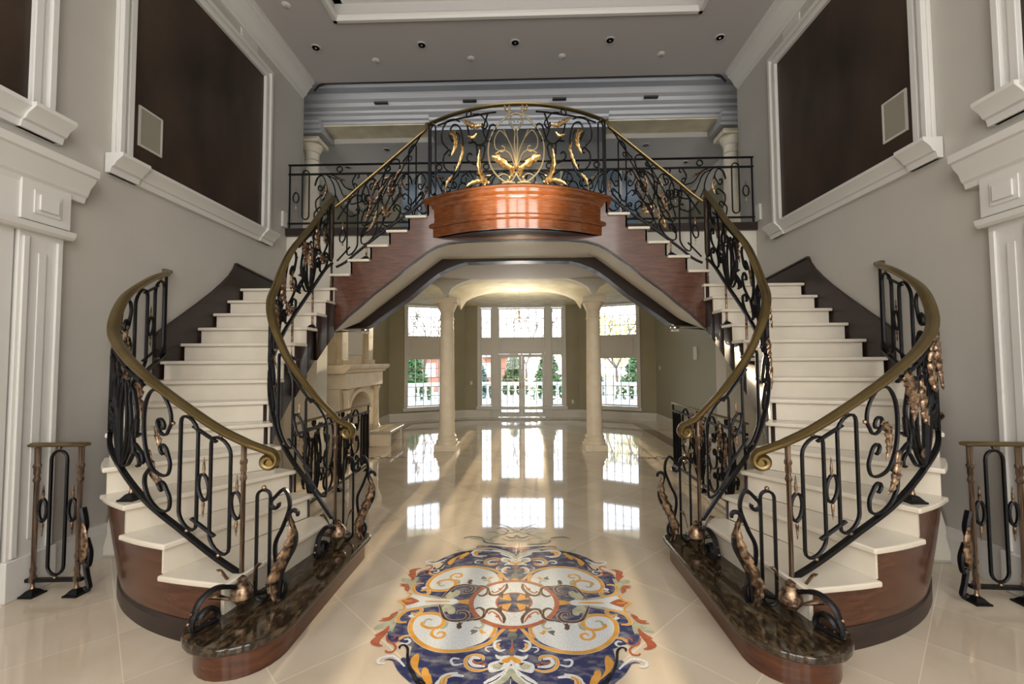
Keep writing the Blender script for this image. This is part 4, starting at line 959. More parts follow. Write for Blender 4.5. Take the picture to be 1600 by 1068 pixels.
# ---- rear landing railing, one each side of the stair head
for s in (-1, 1):
    S_ = Surf([(3.64, 6.86, 3.90, 4.84), (2.6, 6.86, 3.90, 4.84), (1.6, 6.86, 3.90, 4.84), (.02, 6.86, 3.90, 4.84)], s, 10)
    r = thing('landing_railing', (s * 1.8, 6.86, ZL), 'wrought iron railing along the upper hall edge on the %s, behind the flight' % SIDE[s], 'railing', 'railings of the upper hall edge')
    I = Iron(S_, r); handrail(S_, r, prof=[(a * .7, b * .6) for a, b in HR], mtl='iron', name='top_rail'); bottomrail(S_, r); bottomrail(S_, r, v=.84, name='upper_rail')
    I.post(.02, ZL, 4.84, False, 'end_post'); I.loop(.22, .33, .06, .78, False); I.ring(.12, .38, .045, .075)
    def two(a, b):
        w = b - a; f = lambda P: I.map(P, a, b, False, 2.0)
        for fl in (False, True):
            g = lambda P: I.map(P, a, b, fl, 2.0)
            I.bar(g(sc([(.18, .50), (.24, .60), (.17, .70), (.07, .66), (.03, .55), (.10, .68), (.24, .72), (.38, .60), (.44, .42), (.36, .22), (.22, .12)], (.05, -1, 5.5, .2), None)), w=.016)
            I.bar(g(sc([(.36, .22), (.22, .12), (.08, .18), (.05, .32), (.14, .40)], None, (.05, -1, 4.4, .25)))); I.bar(g(sc([(.30, .08), (.20, .02), (.06, .02), (.02, .14), (.10, .22)], None, (.04, -1, 4.2, .25))))
            I.bar(g(sc([(.28, .70), (.46, .62), (.60, .40), (.74, .28), (.92, .30)], None, (.06, 1, 4.4, .22)))); I.bar(g(sc([(.32, .72), (.50, .66), (.64, .52), (.80, .48)], None, (.06, 1, 4.6, .25))))
            I.bar(g(sc([(.44, .42), (.56, .24), (.72, .10), (.88, .12)], None, (.05, 1, 4.4, .25)))); I.bar(g(sc([(.84, .70), (.78, .60), (.84, .48)], (.045, -1, 4.5, .25), None)))
            I.leaf(g([(.24, .60), (.27, .50), (.25, .42), (.20, .34)]), .05, lobes=6); I.leaf(g([(.42, .66), (.55, .64), (.66, .60)]), .04, lobes=5); I.leaf(g([(.60, .40), (.70, .36), (.78, .28)]), .05)
            I.ring(g([(.52, .79)])[0][0], .79, .045, .04, False)
        I.bar(f(ell(1.0, .36, .12, .20)), 'ring', True); I.ring(f([(1.0, .36)])[0][0], .36, .04, .06)
    two(.40, 2.0); two(2.0, 3.55)
# ---- floor guards under the upper flights
for s in (-1, 1):
    S_ = Surf([(2.40, 7.08, .09, 1.04), (2.40, 6.2, .09, 1.04), (2.40, 5.4, .09, 1.04), (2.40, 4.75, .09, 1.04)], s, 8)
    r = thing('floor_guard', (s * 2.4, 6.0, 0), 'black iron floor railing with pale top rail under the %s flight' % SIDE[s], 'railing', 'floor guards under the flights')
    I = Iron(S_, r); handrail(S_, r, prof=[(a * .7, b * .6) for a, b in HR], mtl='brass', name='top_rail'); bottomrail(S_, r); bottomrail(S_, r, v=.88, name='upper_rail')
    for u in (.03, 1.15, S_.L - .05): I.foot(u, 0); I.post(u, .08, 1.02, False, 'post')
    for a in (.10, .24): I.loop(a, a + .09, .04, .74, False)
    I.cscroll(.40, .75); I.fan(.75, 1.30); I.cscroll(1.30, 1.62, True); I.fan(1.62, 2.1)
# ---- short guards by the walls in front
for s in (-1, 1):
    S_ = Surf([(3.60, 3.26, .11, 1.10), (3.45, 3.27, .11, 1.10), (3.20, 3.285, .11, 1.10)], s, 8)
    r = thing('side_guard', (s * 3.4, 3.27, 0), 'short black iron guard with brass top between %s wall and staircase foot' % SIDE[s], 'railing', 'short guards beside the stairs')
    I = Iron(S_, r); handrail(S_, r, prof=[(a * .9, b * .7) for a, b in HR], name='top_rail'); bottomrail(S_, r)
    for u in (.045, .36): I.foot(u, 0); I.post(u, .10, 1.08, True)
    I.loop(.145, .26, .03, .82); I.ring(.095, .44, .028, .07); I.ring(.31, .44, .028, .07)
    # hanging scroll ornament at the inner end
    q = S_.at(.40, 0); o = Vector((-s, -.25, 0)).normalized(); ng = o.cross(Vector((0, 0, 1)))
    P = sc([(-.02, .62), (.015, .50), (-.005, .40), (.03, .30)], None, (.05, -1, 5.5, .12)); MB().sweep([q + o * a + Vector((0, 0, z - .1)) for a, z in P], .022, .042, ng).build('end_scroll', 'iron', r)
    P = sc([(.03, .30), (.075, .20), (.06, .10), (.03, .12), (.05, .03), (.075, -.04)], None, (.02, -1, 4, .2)); MB().sweep([q + o * a + Vector((0, 0, z)) for a, z in P], .020, .036, ng).build('end_scroll', 'iron', r)
    C = [q + o * .02 + Vector((0, -.02, z)) for z in (.42, .34, .26, .18, .12)]; G = [[c + o * (w * a) + Vector((0, -.015 * b, 0)) for a, b in ((-1, 0), (0, 1), (1, 0))] for c, w in zip(C, (.008, .040, .052, .040, .006))]
    ob = MB().grid(G).build('acanthus_leaf', 'bronze', r); ob.modifiers.new('thick', 'SOLIDIFY').thickness = .006
# ================================================================ floor medallion
MED = [(1,'L',0,[(0,0),(0.37,0.012),(0.602,0.078),(0.736,0.128),(0.769,0.22),(0.76,0.316),(0.79,0.367),(0.772,0.425),(0.733,0.467),(0.688,0.457),(0.599,0.505),(0.594,0.592),(0.573,0.673),(0.523,0.741),(0.45,0.81),(0.401,0.853),(0.311,0.879),(0.219,0.888),(0.076,0.809),(0,0.697),(0,0.697),(0,0)]),(2,'W',0,[(0.139,0.273),(0.125,0.304),(0.137,0.385),(0.189,0.461),(0.298,0.518),(0.381,0.532),(0.47,0.516),(0.55,0.468),(0.621,0.374),(0.654,0.293),(0.654,0.218),(0.62,0.172),(0.546,0.154),(0.473,0.192),(0.421,0.235),(0.361,0.25),(0.275,0.233),(0.214,0.21),(0.173,0.242)]),(3,'O',0.0286,[(0.048,0.303),(0.09,0.369),(0.143,0.461),(0.241,0.518),(0.351,0.541),(0.456,0.529),(0.548,0.477),(0.622,0.393),(0.658,0.314),(0.664,0.229),(0.633,0.17),(0.572,0.151),(0.504,0.164),(0.459,0.214),(0.457,0.279),(0.488,0.313),(0.543,0.314),(0.591,0.283),(0.595,0.249)]),(3,'O',0.019,[(0.496,0.316),(0.509,0.352),(0.502,0.391),(0.467,0.418),(0.433,0.409),(0.426,0.375),(0.455,0.356),(0.474,0.376)]),(3,'G',0.0136,[(0.58,0.276),(0.579,0.236),(0.558,0.218),(0.534,0.232)]),(3,'G',0.0163,[(0.431,0.246),(0.434,0.294),(0.461,0.326)]),(3,'O',0.0231,[(0.147,0.254),(0.116,0.296),(0.115,0.345),(0.141,0.409)]),(3,'D',0,[(0.379,0.256),(0.361,0.272),(0.355,0.25),(0.335,0.255),(0.324,0.244),(0.335,0.279),(0.328,0.308),(0.347,0.324),(0.363,0.303),(0.363,0.282)]),(3,'O',0,[(0.214,0.336),(0.193,0.326),(0.185,0.346),(0.164,0.36),(0.184,0.366),(0.189,0.376),(0.202,0.361)]),(3,'S',0,[(0.258,0.327),(0.22,0.338),(0.23,0.357),(0.26,0.382),(0.257,0.357),(0.267,0.347)]),(3,'G',0.015,[(0.212,0.237),(0.192,0.274),(0.21,0.311),(0.251,0.304)]),(4,'D',0.017,[(0.521,0.046),(0.485,0.147),(0.45,0.212),(0.389,0.237),(0.327,0.225),(0.303,0.178),(0.327,0.13),(0.37,0.127),(0.372,0.159)]),(5,'D',0.0163,[(0.309,0.214),(0.245,0.219),(0.202,0.187),(0.2,0.119),(0.234,0.078),(0.267,0.096)]),(5,'D',0.0177,[(0.187,0.147),(0.176,0.1),(0.137,0.089),(0.092,0.128),(0.061,0.196),(0.062,0.259)]),(5,'R',0.015,[(0.171,0.155),(0.149,0.124),(0.108,0.163),(0.074,0.245)]),(5,'D',0,[(0.134,0.088),(0.095,0.069),(0.083,0.038),(0.079,0.122),(0.105,0.123)]),(5,'R',0,[(0.124,0.18),(0.1,0.154),(0.088,0.185),(0.11,0.197)]),(3,'G',0,[(0.498,0.058),(0.446,0.048),(0.406,0.087),(0.4,0.145),(0.434,0.16),(0.456,0.125),(0.477,0.135)]),(3,'G',0.015,[(0.433,0.044),(0.508,0.04),(0.631,0.069),(0.722,0.106),(0.771,0.166),(0.796,0.237),(0.831,0.288),(0.883,0.328)]),(3,'G',0,[(0.806,0.285),(0.772,0.252),(0.76,0.316),(0.761,0.361),(0.781,0.347)]),(3,'G',0,[(0.792,0.141),(0.817,0.209),(0.837,0.259),(0.877,0.281),(0.89,0.333),(0.847,0.333),(0.797,0.295),(0.766,0.231)]),(3,'O',0.0204,[(0.698,0.145),(0.659,0.159),(0.629,0.12),(0.652,0.091),(0.703,0.1),(0.752,0.151),(0.768,0.222),(0.746,0.254),(0.698,0.256)]),(4,'W',0,[(0.707,0.185),(0.687,0.162),(0.653,0.195),(0.682,0.207)]),(3,'O',0.019,[(0.633,0),(0.454,0.001)]),(3,'O',0,[(0.321,0),(0.313,0.036),(0.368,0.025),(0.402,0.003),(0.375,0)]),(2,'W',0,[(0.765,0.069),(0.685,0),(0.621,0),(0.474,0),(0.437,0),(0.399,0),(0.427,0.038),(0.569,0.041),(0.682,0.079),(0.745,0.092)]),(3,'O',0.0136,[(0.832,0.001),(0.804,0),(0.778,0),(0.762,0)]),(3,'O',0.0163,[(0.832,0.001),(0.782,0.038),(0.756,0.099),(0.793,0.111)]),(3,'R',0,[(0.807,0),(0.742,0),(0.681,0),(0.678,0.007),(0.749,0.054),(0.779,0.019)]),(4,'O',0.0095,[(0.782,0.007),(0.722,0)]),(3,'R',0,[(0.788,0.131),(0.825,0.162),(0.833,0.198),(0.877,0.214),(0.86,0.227),(0.886,0.244),(0.825,0.245),(0.795,0.198)]),(3,'R',0,[(0.8,0.295),(0.824,0.347),(0.862,0.398),(0.847,0.407),(0.866,0.455),(0.849,0.487),(0.801,0.509),(0.775,0.5),(0.803,0.482),(0.808,0.445),(0.796,0.397),(0.787,0.347)]),(3,'R',0.015,[(0.787,0.396),(0.759,0.453),(0.716,0.482),(0.693,0.516),(0.701,0.552),(0.733,0.557),(0.748,0.54)]),(3,'R',0.0116,[(0.718,0.476),(0.692,0.445),(0.7,0.41),(0.726,0.405),(0.729,0.429)]),(3,'O',0.015,[(0.697,0.438),(0.673,0.404),(0.628,0.396)]),(3,'W',0.015,[(0.673,0.47),(0.641,0.481),(0.623,0.456),(0.642,0.432),(0.664,0.439)]),(4,'K',0.0163,[(0.667,0.526),(0.672,0.502),(0.65,0.49),(0.62,0.524),(0.598,0.609),(0.567,0.689),(0.525,0.749),(0.45,0.809)]),(4,'K',0.0252,[(0.401,0.847),(0.487,0.806),(0.551,0.706)]),(2,'L',0,[(0.728,0.628),(0.7,0.613),(0.649,0.635),(0.603,0.682),(0.573,0.712),(0.536,0.771),(0.48,0.811),(0.521,0.812),(0.575,0.765),(0.619,0.721),(0.656,0.667),(0.683,0.631)]),(2,'L',0,[(0.56,0.762),(0.491,0.83),(0.403,0.866),(0.399,0.831),(0.485,0.792),(0.549,0.693),(0.592,0.619),(0.633,0.606),(0.627,0.692)]),(3,'W',0.0177,[(0.712,0.654),(0.747,0.653),(0.762,0.622),(0.73,0.597),(0.673,0.599),(0.596,0.678)]),(3,'O',0,[(0.55,0.566),(0.575,0.6),(0.573,0.641),(0.545,0.696),(0.475,0.766),(0.519,0.688),(0.53,0.608)]),(3,'O',0,[(0.484,0.683),(0.493,0.711),(0.474,0.77),(0.439,0.81),(0.419,0.81),(0.447,0.747),(0.457,0.702)]),(3,'O',0,[(0.443,0.82),(0.484,0.745),(0.471,0.695),(0.434,0.746),(0.413,0.804)]),(3,'W',0.0163,[(0.29,0.722),(0.346,0.735),(0.376,0.762),(0.378,0.807)]),(3,'W',0.0252,[(0.254,0.749),(0.321,0.743),(0.383,0.794),(0.377,0.839),(0.309,0.859),(0.169,0.84)]),(3,'O',0.036,[(0.356,0.76),(0.357,0.821),(0.308,0.84)]),(3,'O',0.0177,[(0.323,0.743),(0.353,0.764),(0.357,0.807)]),(3,'O',0.0163,[(0.161,0.619),(0.168,0.586),(0.212,0.573),(0.254,0.594),(0.26,0.643),(0.235,0.687),(0.181,0.705),(0.128,0.688)]),(3,'W',0.0231,[(0.178,0.603),(0.22,0.598),(0.235,0.631),(0.207,0.662),(0.147,0.669)]),(3,'W',0.015,[(0.297,0.609),(0.335,0.606),(0.344,0.629),(0.321,0.661),(0.273,0.648)]),(4,'R',0.0122,[(0.223,0.62),(0.198,0.642),(0.165,0.635)]),(4,'R',0.0136,[(0.169,0.659),(0.137,0.649)]),(3,'W',0.019,[(0.067,0.431),(0.102,0.452),(0.104,0.498),(0.074,0.533),(0.04,0.522)]),(3,'W',0.0109,[(0.114,0.496),(0.15,0.502),(0.154,0.526),(0.13,0.546)]),(4,'O',0.0136,[(0.079,0.461),(0.088,0.496),(0.068,0.518)]),(4,'S',0,[(0,0.352),(0.027,0.368),(0.029,0.402),(0.007,0.439),(0.005,0.494),(0.023,0.539),(0.016,0.569),(0,0.572)]),(5,'R',0,[(0,0.448),(0.012,0.539),(0,0.561)]),(3,'O',0,[(0,0.302),(0.036,0.303),(0.019,0.343),(0,0.357)]),(3,'W',0,[(0,0.646),(0.033,0.686),(0.059,0.702),(0.111,0.718),(0.129,0.688),(0.127,0.649),(0.096,0.628),(0.064,0.615),(0.087,0.599),(0.095,0.566),(0.066,0.582),(0.022,0.573),(0,0.581)]),(4,'G',0,[(0.11,0.657),(0.073,0.64),(0.044,0.663),(0.065,0.695),(0.097,0.688)]),(4,'O',0,[(0,0.577),(0.053,0.611),(0.057,0.636),(0.019,0.639),(0,0.61)]),(4,'D',0,[(0.077,0.632),(0.057,0.638),(0.038,0.643),(0.056,0.657)]),(4,'W',0.0286,[(0.002,0.662),(0.037,0.718),(0.092,0.764),(0.14,0.803)]),(4,'W',0.0288,[(0,0.677),(0.04,0.752),(0.123,0.824),(0.217,0.861)]),(5,'K',0.0061,[(0.054,0.743),(0.086,0.777),(0.125,0.802)]),(5,'G',0.0231,[(0,0.689),(0.022,0.754),(0.061,0.801)]),(5,'G',0.0252,[(0.533,0.884),(0.511,0.851),(0.437,0.858),(0.315,0.92),(0.208,0.894),(0.076,0.814),(0,0.707)]),(2,'L',0,[(0.363,0.922),(0.249,0.967),(0.081,0.935),(0,0.908),(0,0.714),(0.077,0.82),(0.22,0.899)]),(4,'R',0.0144,[(0.368,0.914),(0.343,0.96),(0.259,0.947)]),(4,'R',0.0126,[(0.08,0.898),(0,0.886)]),(6,'W',0,[(0,0.886),(0.007,0.872),(0,0.765),(0,0.753)]),(4,'S',0.0234,[(0.511,1.143),(0.44,1.176),(0.337,1.146),(0.304,1.054),(0.228,1.011),(0.102,0.998)]),(4,'G',0.0216,[(0.448,1.138),(0.359,1.12),(0.284,1.109),(0.221,1.079)]),(4,'G',0.0234,[(0.3,1.292),(0.223,1.293),(0.177,1.211),(0.238,1.147),(0.255,1.085),(0.212,1.037)]),(4,'S',0.0162,[(0.216,1.385),(0.153,1.414),(0.091,1.338),(0.119,1.244),(0.168,1.228)]),(4,'S',0.0162,[(0.198,1.522),(0.101,1.45),(0,1.312)]),(4,'G',0.018,[(0.145,1.148),(0.063,1.087),(0,1.119)]),(4,'S',0.0162,[(0.116,1.196),(0.04,1.149),(0,1.214)]),(4,'G',0.0144,[(0.148,1.327),(0.056,1.278),(0,1.381)])]
med = thing('floor_medallion', (0, 3.23, 0), 'inlaid marble floor medallion of blue, ochre and white scrolls between the stairs', 'medallion')
MED_N = {'O': 'ochre_scroll', 'W': 'white_inlay', 'L': 'lapis_field', 'R': 'rust_leaf', 'D': 'brown_scroll', 'G': 'grey_green_leaf', 'K': 'black_scroll', 'S': 'slate_scroll'}
keys = sorted([k[0] + i * .0001 for i, k in enumerate(MED)] + [4.43, 4.47, 4.5, 4.6, 4.8, 6])
def zl(layer, q=0): return .0005 + (keys.index(min(keys, key=lambda k: abs(k - layer))) * 4 + q) * 4.5e-6
def inlay(layer, col, pts2, quad, width=0):
    sx, sy = quad; z = zl(layer, (sx > 0) + 2 * (sy > 0))
    if width:
        C = [tuple(v)[:2] for v in catm([Vector((*p, 0)) for p in pts2], 6)]; A = []; B = []; N = len(C)
        for i, c in enumerate(C):
            a = C[max(0, i - 1)]; b = C[min(N - 1, i + 1)]; d = Vector((b[0] - a[0], b[1] - a[1])); d = d.normalized() if d.length > 1e-9 else Vector((1, 0)); q = Vector((-d.y, d.x)); t = i / (N - 1)
            w = width * .5 * min(1, .6 + 2.4 * min(t, 1 - t)); A.append((c[0] + q.x * w, c[1] + q.y * w)); B.append((c[0] - q.x * w, c[1] - q.y * w))
        m = MB(); T = lambda p: (sx * p[0], 3.23 + sy * p[1], z); m.strip([T(p) for p in A], [T(p) for p in B]); return m
    C = [tuple(v)[:2] for v in catm([Vector((*p, 0)) for p in pts2], 3, True)] if len(pts2) > 5 else pts2
    C = [(max(0, p[0]), max(0, p[1])) if layer < 1.5 else p for p in C]
    if layer < 1.5: C = pts2
    m = MB(); m.add([(sx * p[0], 3.23 + sy * p[1], z) for p in C], [tuple(range(len(C)))]); return m
grout = mat('pale_inlay_joint', (.70, .66, .58), .1)
for idx_, (layer, col, w, P) in enumerate(MED):
    layer = layer + idx_ * .0001; w = w * (1.35 if col in 'DG' else 1.0)
    for quad in ((1, 1), (-1, 1), (1, -1), (-1, -1)):
        o = inlay(layer, col, P, quad, w).build(MED_N[col], INL[col][1], med, smooth=False)
        if w and col in 'OD' and w > .012: g = inlay(layer, col, P, quad, w + .006); g.v = [(a, b, c - 2e-6) for a, b, c in g.v]; g.build('joint_line', grout, o, smooth=False)
def disc(r0, r1, layer, col, name, n=64):
    m = MB(); z = zl(layer)
    if r0: m.strip([(r0 * math.cos(2 * PI * k / n), 3.23 + r0 * math.sin(2 * PI * k / n), z) for k in range(n + 1)], [(r1 * math.cos(2 * PI * k / n), 3.23 + r1 * math.sin(2 * PI * k / n), z) for k in range(n + 1)])
    else: m.add([(r1 * math.cos(2 * PI * k / n), 3.23 + r1 * math.sin(2 * PI * k / n), z) for k in range(n)], [tuple(range(n))])
    return m.build(name, INL[col][1], med, smooth=False)
disc(0, .320, 4.43, 'W', 'white_disc'); disc(.285, .320, 4.47, 'R', 'rust_ring'); disc(0, .132, 4.5, 'R', 'rust_ring'); disc(0, .118, 4.6, 'L', 'lapis_disc')
for k in range(4):
    a = PI / 4 + k * PI / 2; m = MB(); P = []
    for j in range(9): t = -.42 + .84 * j / 8; P.append((.114 * math.cos(a + t), .114 * math.sin(a + t)))
    P += [(.03 * math.cos(a + .2), .03 * math.sin(a + .2)), (.03 * math.cos(a - .2), .03 * math.sin(a - .2))]
    m.add([(p[0], 3.23 + p[1], zl(4.8)) for p in P], [tuple(range(len(P)))]); m.build('ochre_petal', INL['O'][1], med, smooth=False)
disc(0, .030, 6, 'L', 'lapis_button')
# small dark inlays farther back
for s in (-1, 1):
    r = thing('floor_inlay', (s * 2.5, 7.95, 0), 'small slate grey scroll inlay in the floor on the %s before the great room' % SIDE[s], 'floor inlay', 'small scroll inlays of the hall floor')
    for k in range(7):
        random.seed(k); a = (k - 3) * .13
        P = [(-.14, -.05), (-.05, .06), (.05, -.04), (.14, .05)]; C = catm([Vector((s * 2.5 + a + p * (1 + .3 * math.sin(k)), 7.95 + q * (1.4 - abs(k - 3) * .3) + .05 * math.sin(k * 2.3), .0014)) for p, q in P], 6)
        A = []; B = []
        for i, c in enumerate(C):
            d = (C[min(i + 1, len(C) - 1)] - C[max(i - 1, 0)]).normalized(); q = Vector((-d.y, d.x, 0)); w = .016 * math.sin(PI * (i + .5) / len(C)) + .004; A.append(c + q * w); B.append(c - q * w)
        MB().strip(A, B).build('slate_scroll', INL['S'][1], r, smooth=False)
# ================================================================ fireplace, bench, chandelier
f = thing('fireplace', (-3.4, 8.95, 0), 'carved limestone fireplace with overmantel seen past the left stair', 'fireplace')
fx = -3.25
def fbox(name, x1, y0, y1, z0, z1, bev=.01): return MB().box(-3.775, x1, y0, y1, z0, z1).build(name, 'lime', f, smooth=False, bevel=bev)
m = MB()
P = [(7.95, .0), (8.40, .0), (8.40, .75)] + [(8.95 - .55 * math.cos(PI * k / 12), .75 + .36 * math.sin(PI * k / 12)) for k in range(1, 12)] + [(9.50, .75), (9.50, 0), (9.95, 0), (9.95, 1.28), (7.95, 1.28)]
n = len(P)
m.yz([(7.95, 0), (8.40, 0), (8.40, 1.28), (7.95, 1.28)], -3.775, fx); m.yz([(9.50, 0), (9.95, 0), (9.95, 1.28), (9.50, 1.28)], -3.775, fx)
for k in range(12):
    a0 = PI * k / 12; a1 = PI * (k + 1) / 12; m.yz([(8.95 - .55 * math.cos(a0), .75 + .36 * math.sin(a0)), (8.95 - .55 * math.cos(a1), .75 + .36 * math.sin(a1)), (8.95 - .55 * math.cos(a1), 1.28), (8.95 - .55 * math.cos(a0), 1.28)], -3.775, fx)
m.build('surround', 'lime', f, smooth=False)
m = MB(); R = []
for k in range(13): a = PI * k / 12; c, s_ = math.cos(a), math.sin(a); R.append([(fx, 8.95 - .55 * c, .75 + .36 * s_), (fx + .04, 8.95 - .56 * c, .75 + .37 * s_), (fx + .04, 8.95 - .63 * c, .75 + .44 * s_), (fx, 8.95 - .64 * c, .75 + .45 * s_)])
m.rings(R); m.build('arch_moulding', 'lime', f, angle=.5)
MB().box(-3.77, -3.62, 8.36, 9.54, 0, 1.2).build('firebox', mat('firebrick', (.22, .15, .11), .8), f, smooth=False)
for y in (8.12, 9.78):
    MB().lathe([(.075, .30), (.085, .33), (.06, .36), (.055, .40), (.05, 1.05), (.06, 1.07), (.055, 1.10), (.08, 1.16), (.085, 1.20)], (fx + .06, y, 0), 16).build('colonnette', 'lime', f)
    MB().box(fx, fx + .16, y - .10, y + .10, 0, .30).build('pedestal', 'lime', f, smooth=False)
fbox('frieze', fx + .14, 7.92, 9.98, 1.22, 1.50)
mould([(0, 0), (.05, .02), (.07, .06), (.13, .09), (.15, .13), (.15, .17), (0, .17)], [(fx + .12, 7.80, 1.50), (fx + .12, 10.08, 1.50)], (1, 0, 0)).build('mantel_shelf', 'lime', f, angle=.4)
fbox('mantel_slab', fx + .13, 7.80, 10.08, 1.50, 1.66)
fbox('overmantel', fx - .12, 8.05, 9.85, 1.66, 3.30)
for y in (8.25, 9.65):
    fbox('overmantel_pilaster', fx - .02, y - .14, y + .14, 1.74, 3.1); fbox('pilaster_base', fx + .02, y - .17, y + .17, 1.66, 1.76)
MB().box(fx - .12, fx - .09, 8.55, 9.35, 1.85, 2.9).build('overmantel_panel', 'cream', f, smooth=False, bevel=.01)
MB().box(-3.779, -3.774, 10.0, 12.5, .4, 2.4).build('niche', 'olive', f, smooth=False)  # flat sheet on the left wall, its darker colour stands for shade
b = thing('stone_bench', (-3.0, 9.5, 0), 'low limestone hearth bench in front of the fireplace', 'bench')
MB().box(-3.07, -2.62, 8.98, 9.98, .25, .31).build('seat_slab', mat('grey_bench_top', (.42, .38, .31), .25), b, smooth=False, bevel=.01)
for y in (9.0, 9.80): MB().box(-3.07, -2.66, y + .02, y + .16, 0, .25).build('bench_block', 'lime', b, smooth=False, bevel=.008)
ch = thing('chandelier', (0, 10.4, 2.6), 'small gilt chandelier with crystal drops hanging before the bay window', 'chandelier')
ch_c = (-.03, 10.4)
MB().lathe([(.004, 2.9), (.004, 3.42)], (*ch_c, 0), 8).build('chain', 'gold', ch); MB().lathe([(.01, 2.55), (.04, 2.60), (.02, 2.66), (.035, 2.72), (.015, 2.78), (.03, 2.86), (.008, 2.92)], (*ch_c, 0), 12).build('stem', 'gold', ch)
MB().lathe([(.001, 3.41), (.06, 3.41), (.05, 3.43)], (*ch_c, 0), 14).build('ceiling_cup', 'gold', ch)
for k in range(8):
    a = 2 * PI * k / 8; d = Vector((math.cos(a), math.sin(a), 0)); c = Vector((*ch_c, 0))
    P = [c + d * u + Vector((0, 0, z)) for u, z in ((.02, 2.62), (.10, 2.56), (.20, 2.58), (.25, 2.66))]
    o = MB().sweep(catm(P, 5), .012, .012, d.cross(Vector((0, 0, 1)))).build('arm', 'gold', ch)
    MB().lathe([(.008, 0), (.022, .01), (.008, .02), (.008, .09), (.002, .12)], P[-1], 8).build('candle', 'white', o)
    MB().ball(P[-1] - Vector((0, 0, .05)), .013, 1.8, 6).build('crystal_drop', 'crystal', o); MB().ball(P[1] - Vector((0, 0, .05)), .012, 1.6, 6).build('crystal_drop', 'crystal', o)
for s in (-1, 1):
    r = thing('crystal_ceiling_light', (s * 2.55, 6.95, 2.20), 'small crystal flush light under the arch end on the %s' % SIDE[s], 'ceiling light', 'crystal flush lights')
    MB().lathe([(.07, 0), (.07, .02), (.001, .02)], (s * 2.42, 6.95, 2.20), 16).build('canopy_plate', 'steel', r)
    for k in range(7): a = 2 * PI * k / 7; MB().ball((s * 2.42 + .05 * math.cos(a), 6.95 + .05 * math.sin(a), 2.17), .017, 1.2, 6).build('crystal', 'crystal', r)
# ================================================================ terrace and garden
struct(MB().box(-14, 14, 13.86, 26, -.25, -.06).build('terrace', mat('terrace_paving', (.50, .50, .49), .8), smooth=False))
struct(MB().box(-60, 60, 26, 90, -1.2, -.9).build('lawn', mat('winter_lawn', (.16, .17, .07), .9, col2=(.24, .22, .11), scale=3), smooth=False))
def balustrade(x0, y0, x1, y1, label, solid=False):
    d = Vector((x1 - x0, y1 - y0, 0)); L = d.length; d.normalize(); n = Vector((-d.y, d.x, 0))
    r = thing('stone_balustrade', ((x0 + x1) / 2, (y0 + y1) / 2, -.06), label, 'balustrade', 'terrace balustrades')
    def seg(a, b, w, z0, z1, name):
        A = Vector((x0, y0, 0)) + d * a; B = Vector((x0, y0, 0)) + d * b
        MB().xy([tuple((A + n * w)[:2]), tuple((B + n * w)[:2]), tuple((B - n * w)[:2]), tuple((A - n * w)[:2])], z0, z1).build(name, stonew, r, smooth=False, bevel=.01)
    seg(0, L, .13, .78, .90, 'coping'); seg(0, L, .11, -.06, .10, 'base_course')
    k = int(L / .26)
    for i in range(k):
        c = Vector((x0, y0, 0)) + d * (L * (i + .5) / k)
        if i % 9 == 0: MB().box(c.x - .12, c.x + .12, c.y - .12, c.y + .12, .10, .78).build('pier', stonew, r, smooth=False)
        else: MB().lathe([(.06, .10), (.04, .15), (.075, .30), (.07, .38), (.035, .56), (.045, .66), (.06, .70), (.06, .78)], (c.x, c.y, 0), 8).build('baluster', stonew, r)
stonew = mat('weathered_cast_stone', (.56, .57, .58), .8, col2=(.66, .66, .66), scale=5)
balustrade(-2.6, 17.5, 2.6, 17.5, 'cast stone terrace balustrade straight ahead beyond the french doors')
balustrade(-6.6, 15.7, -2.82, 17.38, 'cast stone terrace balustrade angling away beyond the left bay window')
balustrade(2.82, 17.38, 6.6, 15.7, 'cast stone terrace balustrade angling away beyond the right bay window')
def leafmass(m, cx, cy, z0, z1, r0, r1, n, sz, seed, droop=0):
    rd = random.Random(seed)
    for i in range(n):
        t = rd.random(); z = z0 + (z1 - z0) * t; rr = (r0 + (r1 - r0) * t) * math.sqrt(rd.random()); a = rd.random() * 2 * PI
        c = Vector((cx + rr * math.cos(a), cy + rr * math.sin(a), z)); u = Vector((rd.uniform(-1, 1), rd.uniform(-1, 1), rd.uniform(-.6, .6) - droop)).normalized() * sz * rd.uniform(.6, 1.4); v = u.orthogonal().normalized() * sz * .4
        m.add([c - u, c + v, c + u, c - v], [(0, 1, 2, 3)])
gr = [mat('blue_spruce_needles', (.05, .10, .075), .8), mat('yew_foliage', (.05, .11, .03), .8), mat('willow_leaves', (.50, .44, .12), .8), mat('bark', (.12, .09, .07), .9)]
def conifer(x, y, h, r, k, label, gi=0):
    t = thing('evergreen_tree', (x, y, -.9), label, 'tree', 'garden trees')
    MB().lathe([(.10, 0), (.07, h * .5), (.02, h)], (x, y, -.9), 8).build('trunk', gr[3], t)
    m = MB(); leafmass(m, x, y, -.6, -.9 + h, r, .1, 1500, .15, k); o = m.build('foliage', gr[gi], t, smooth=False)
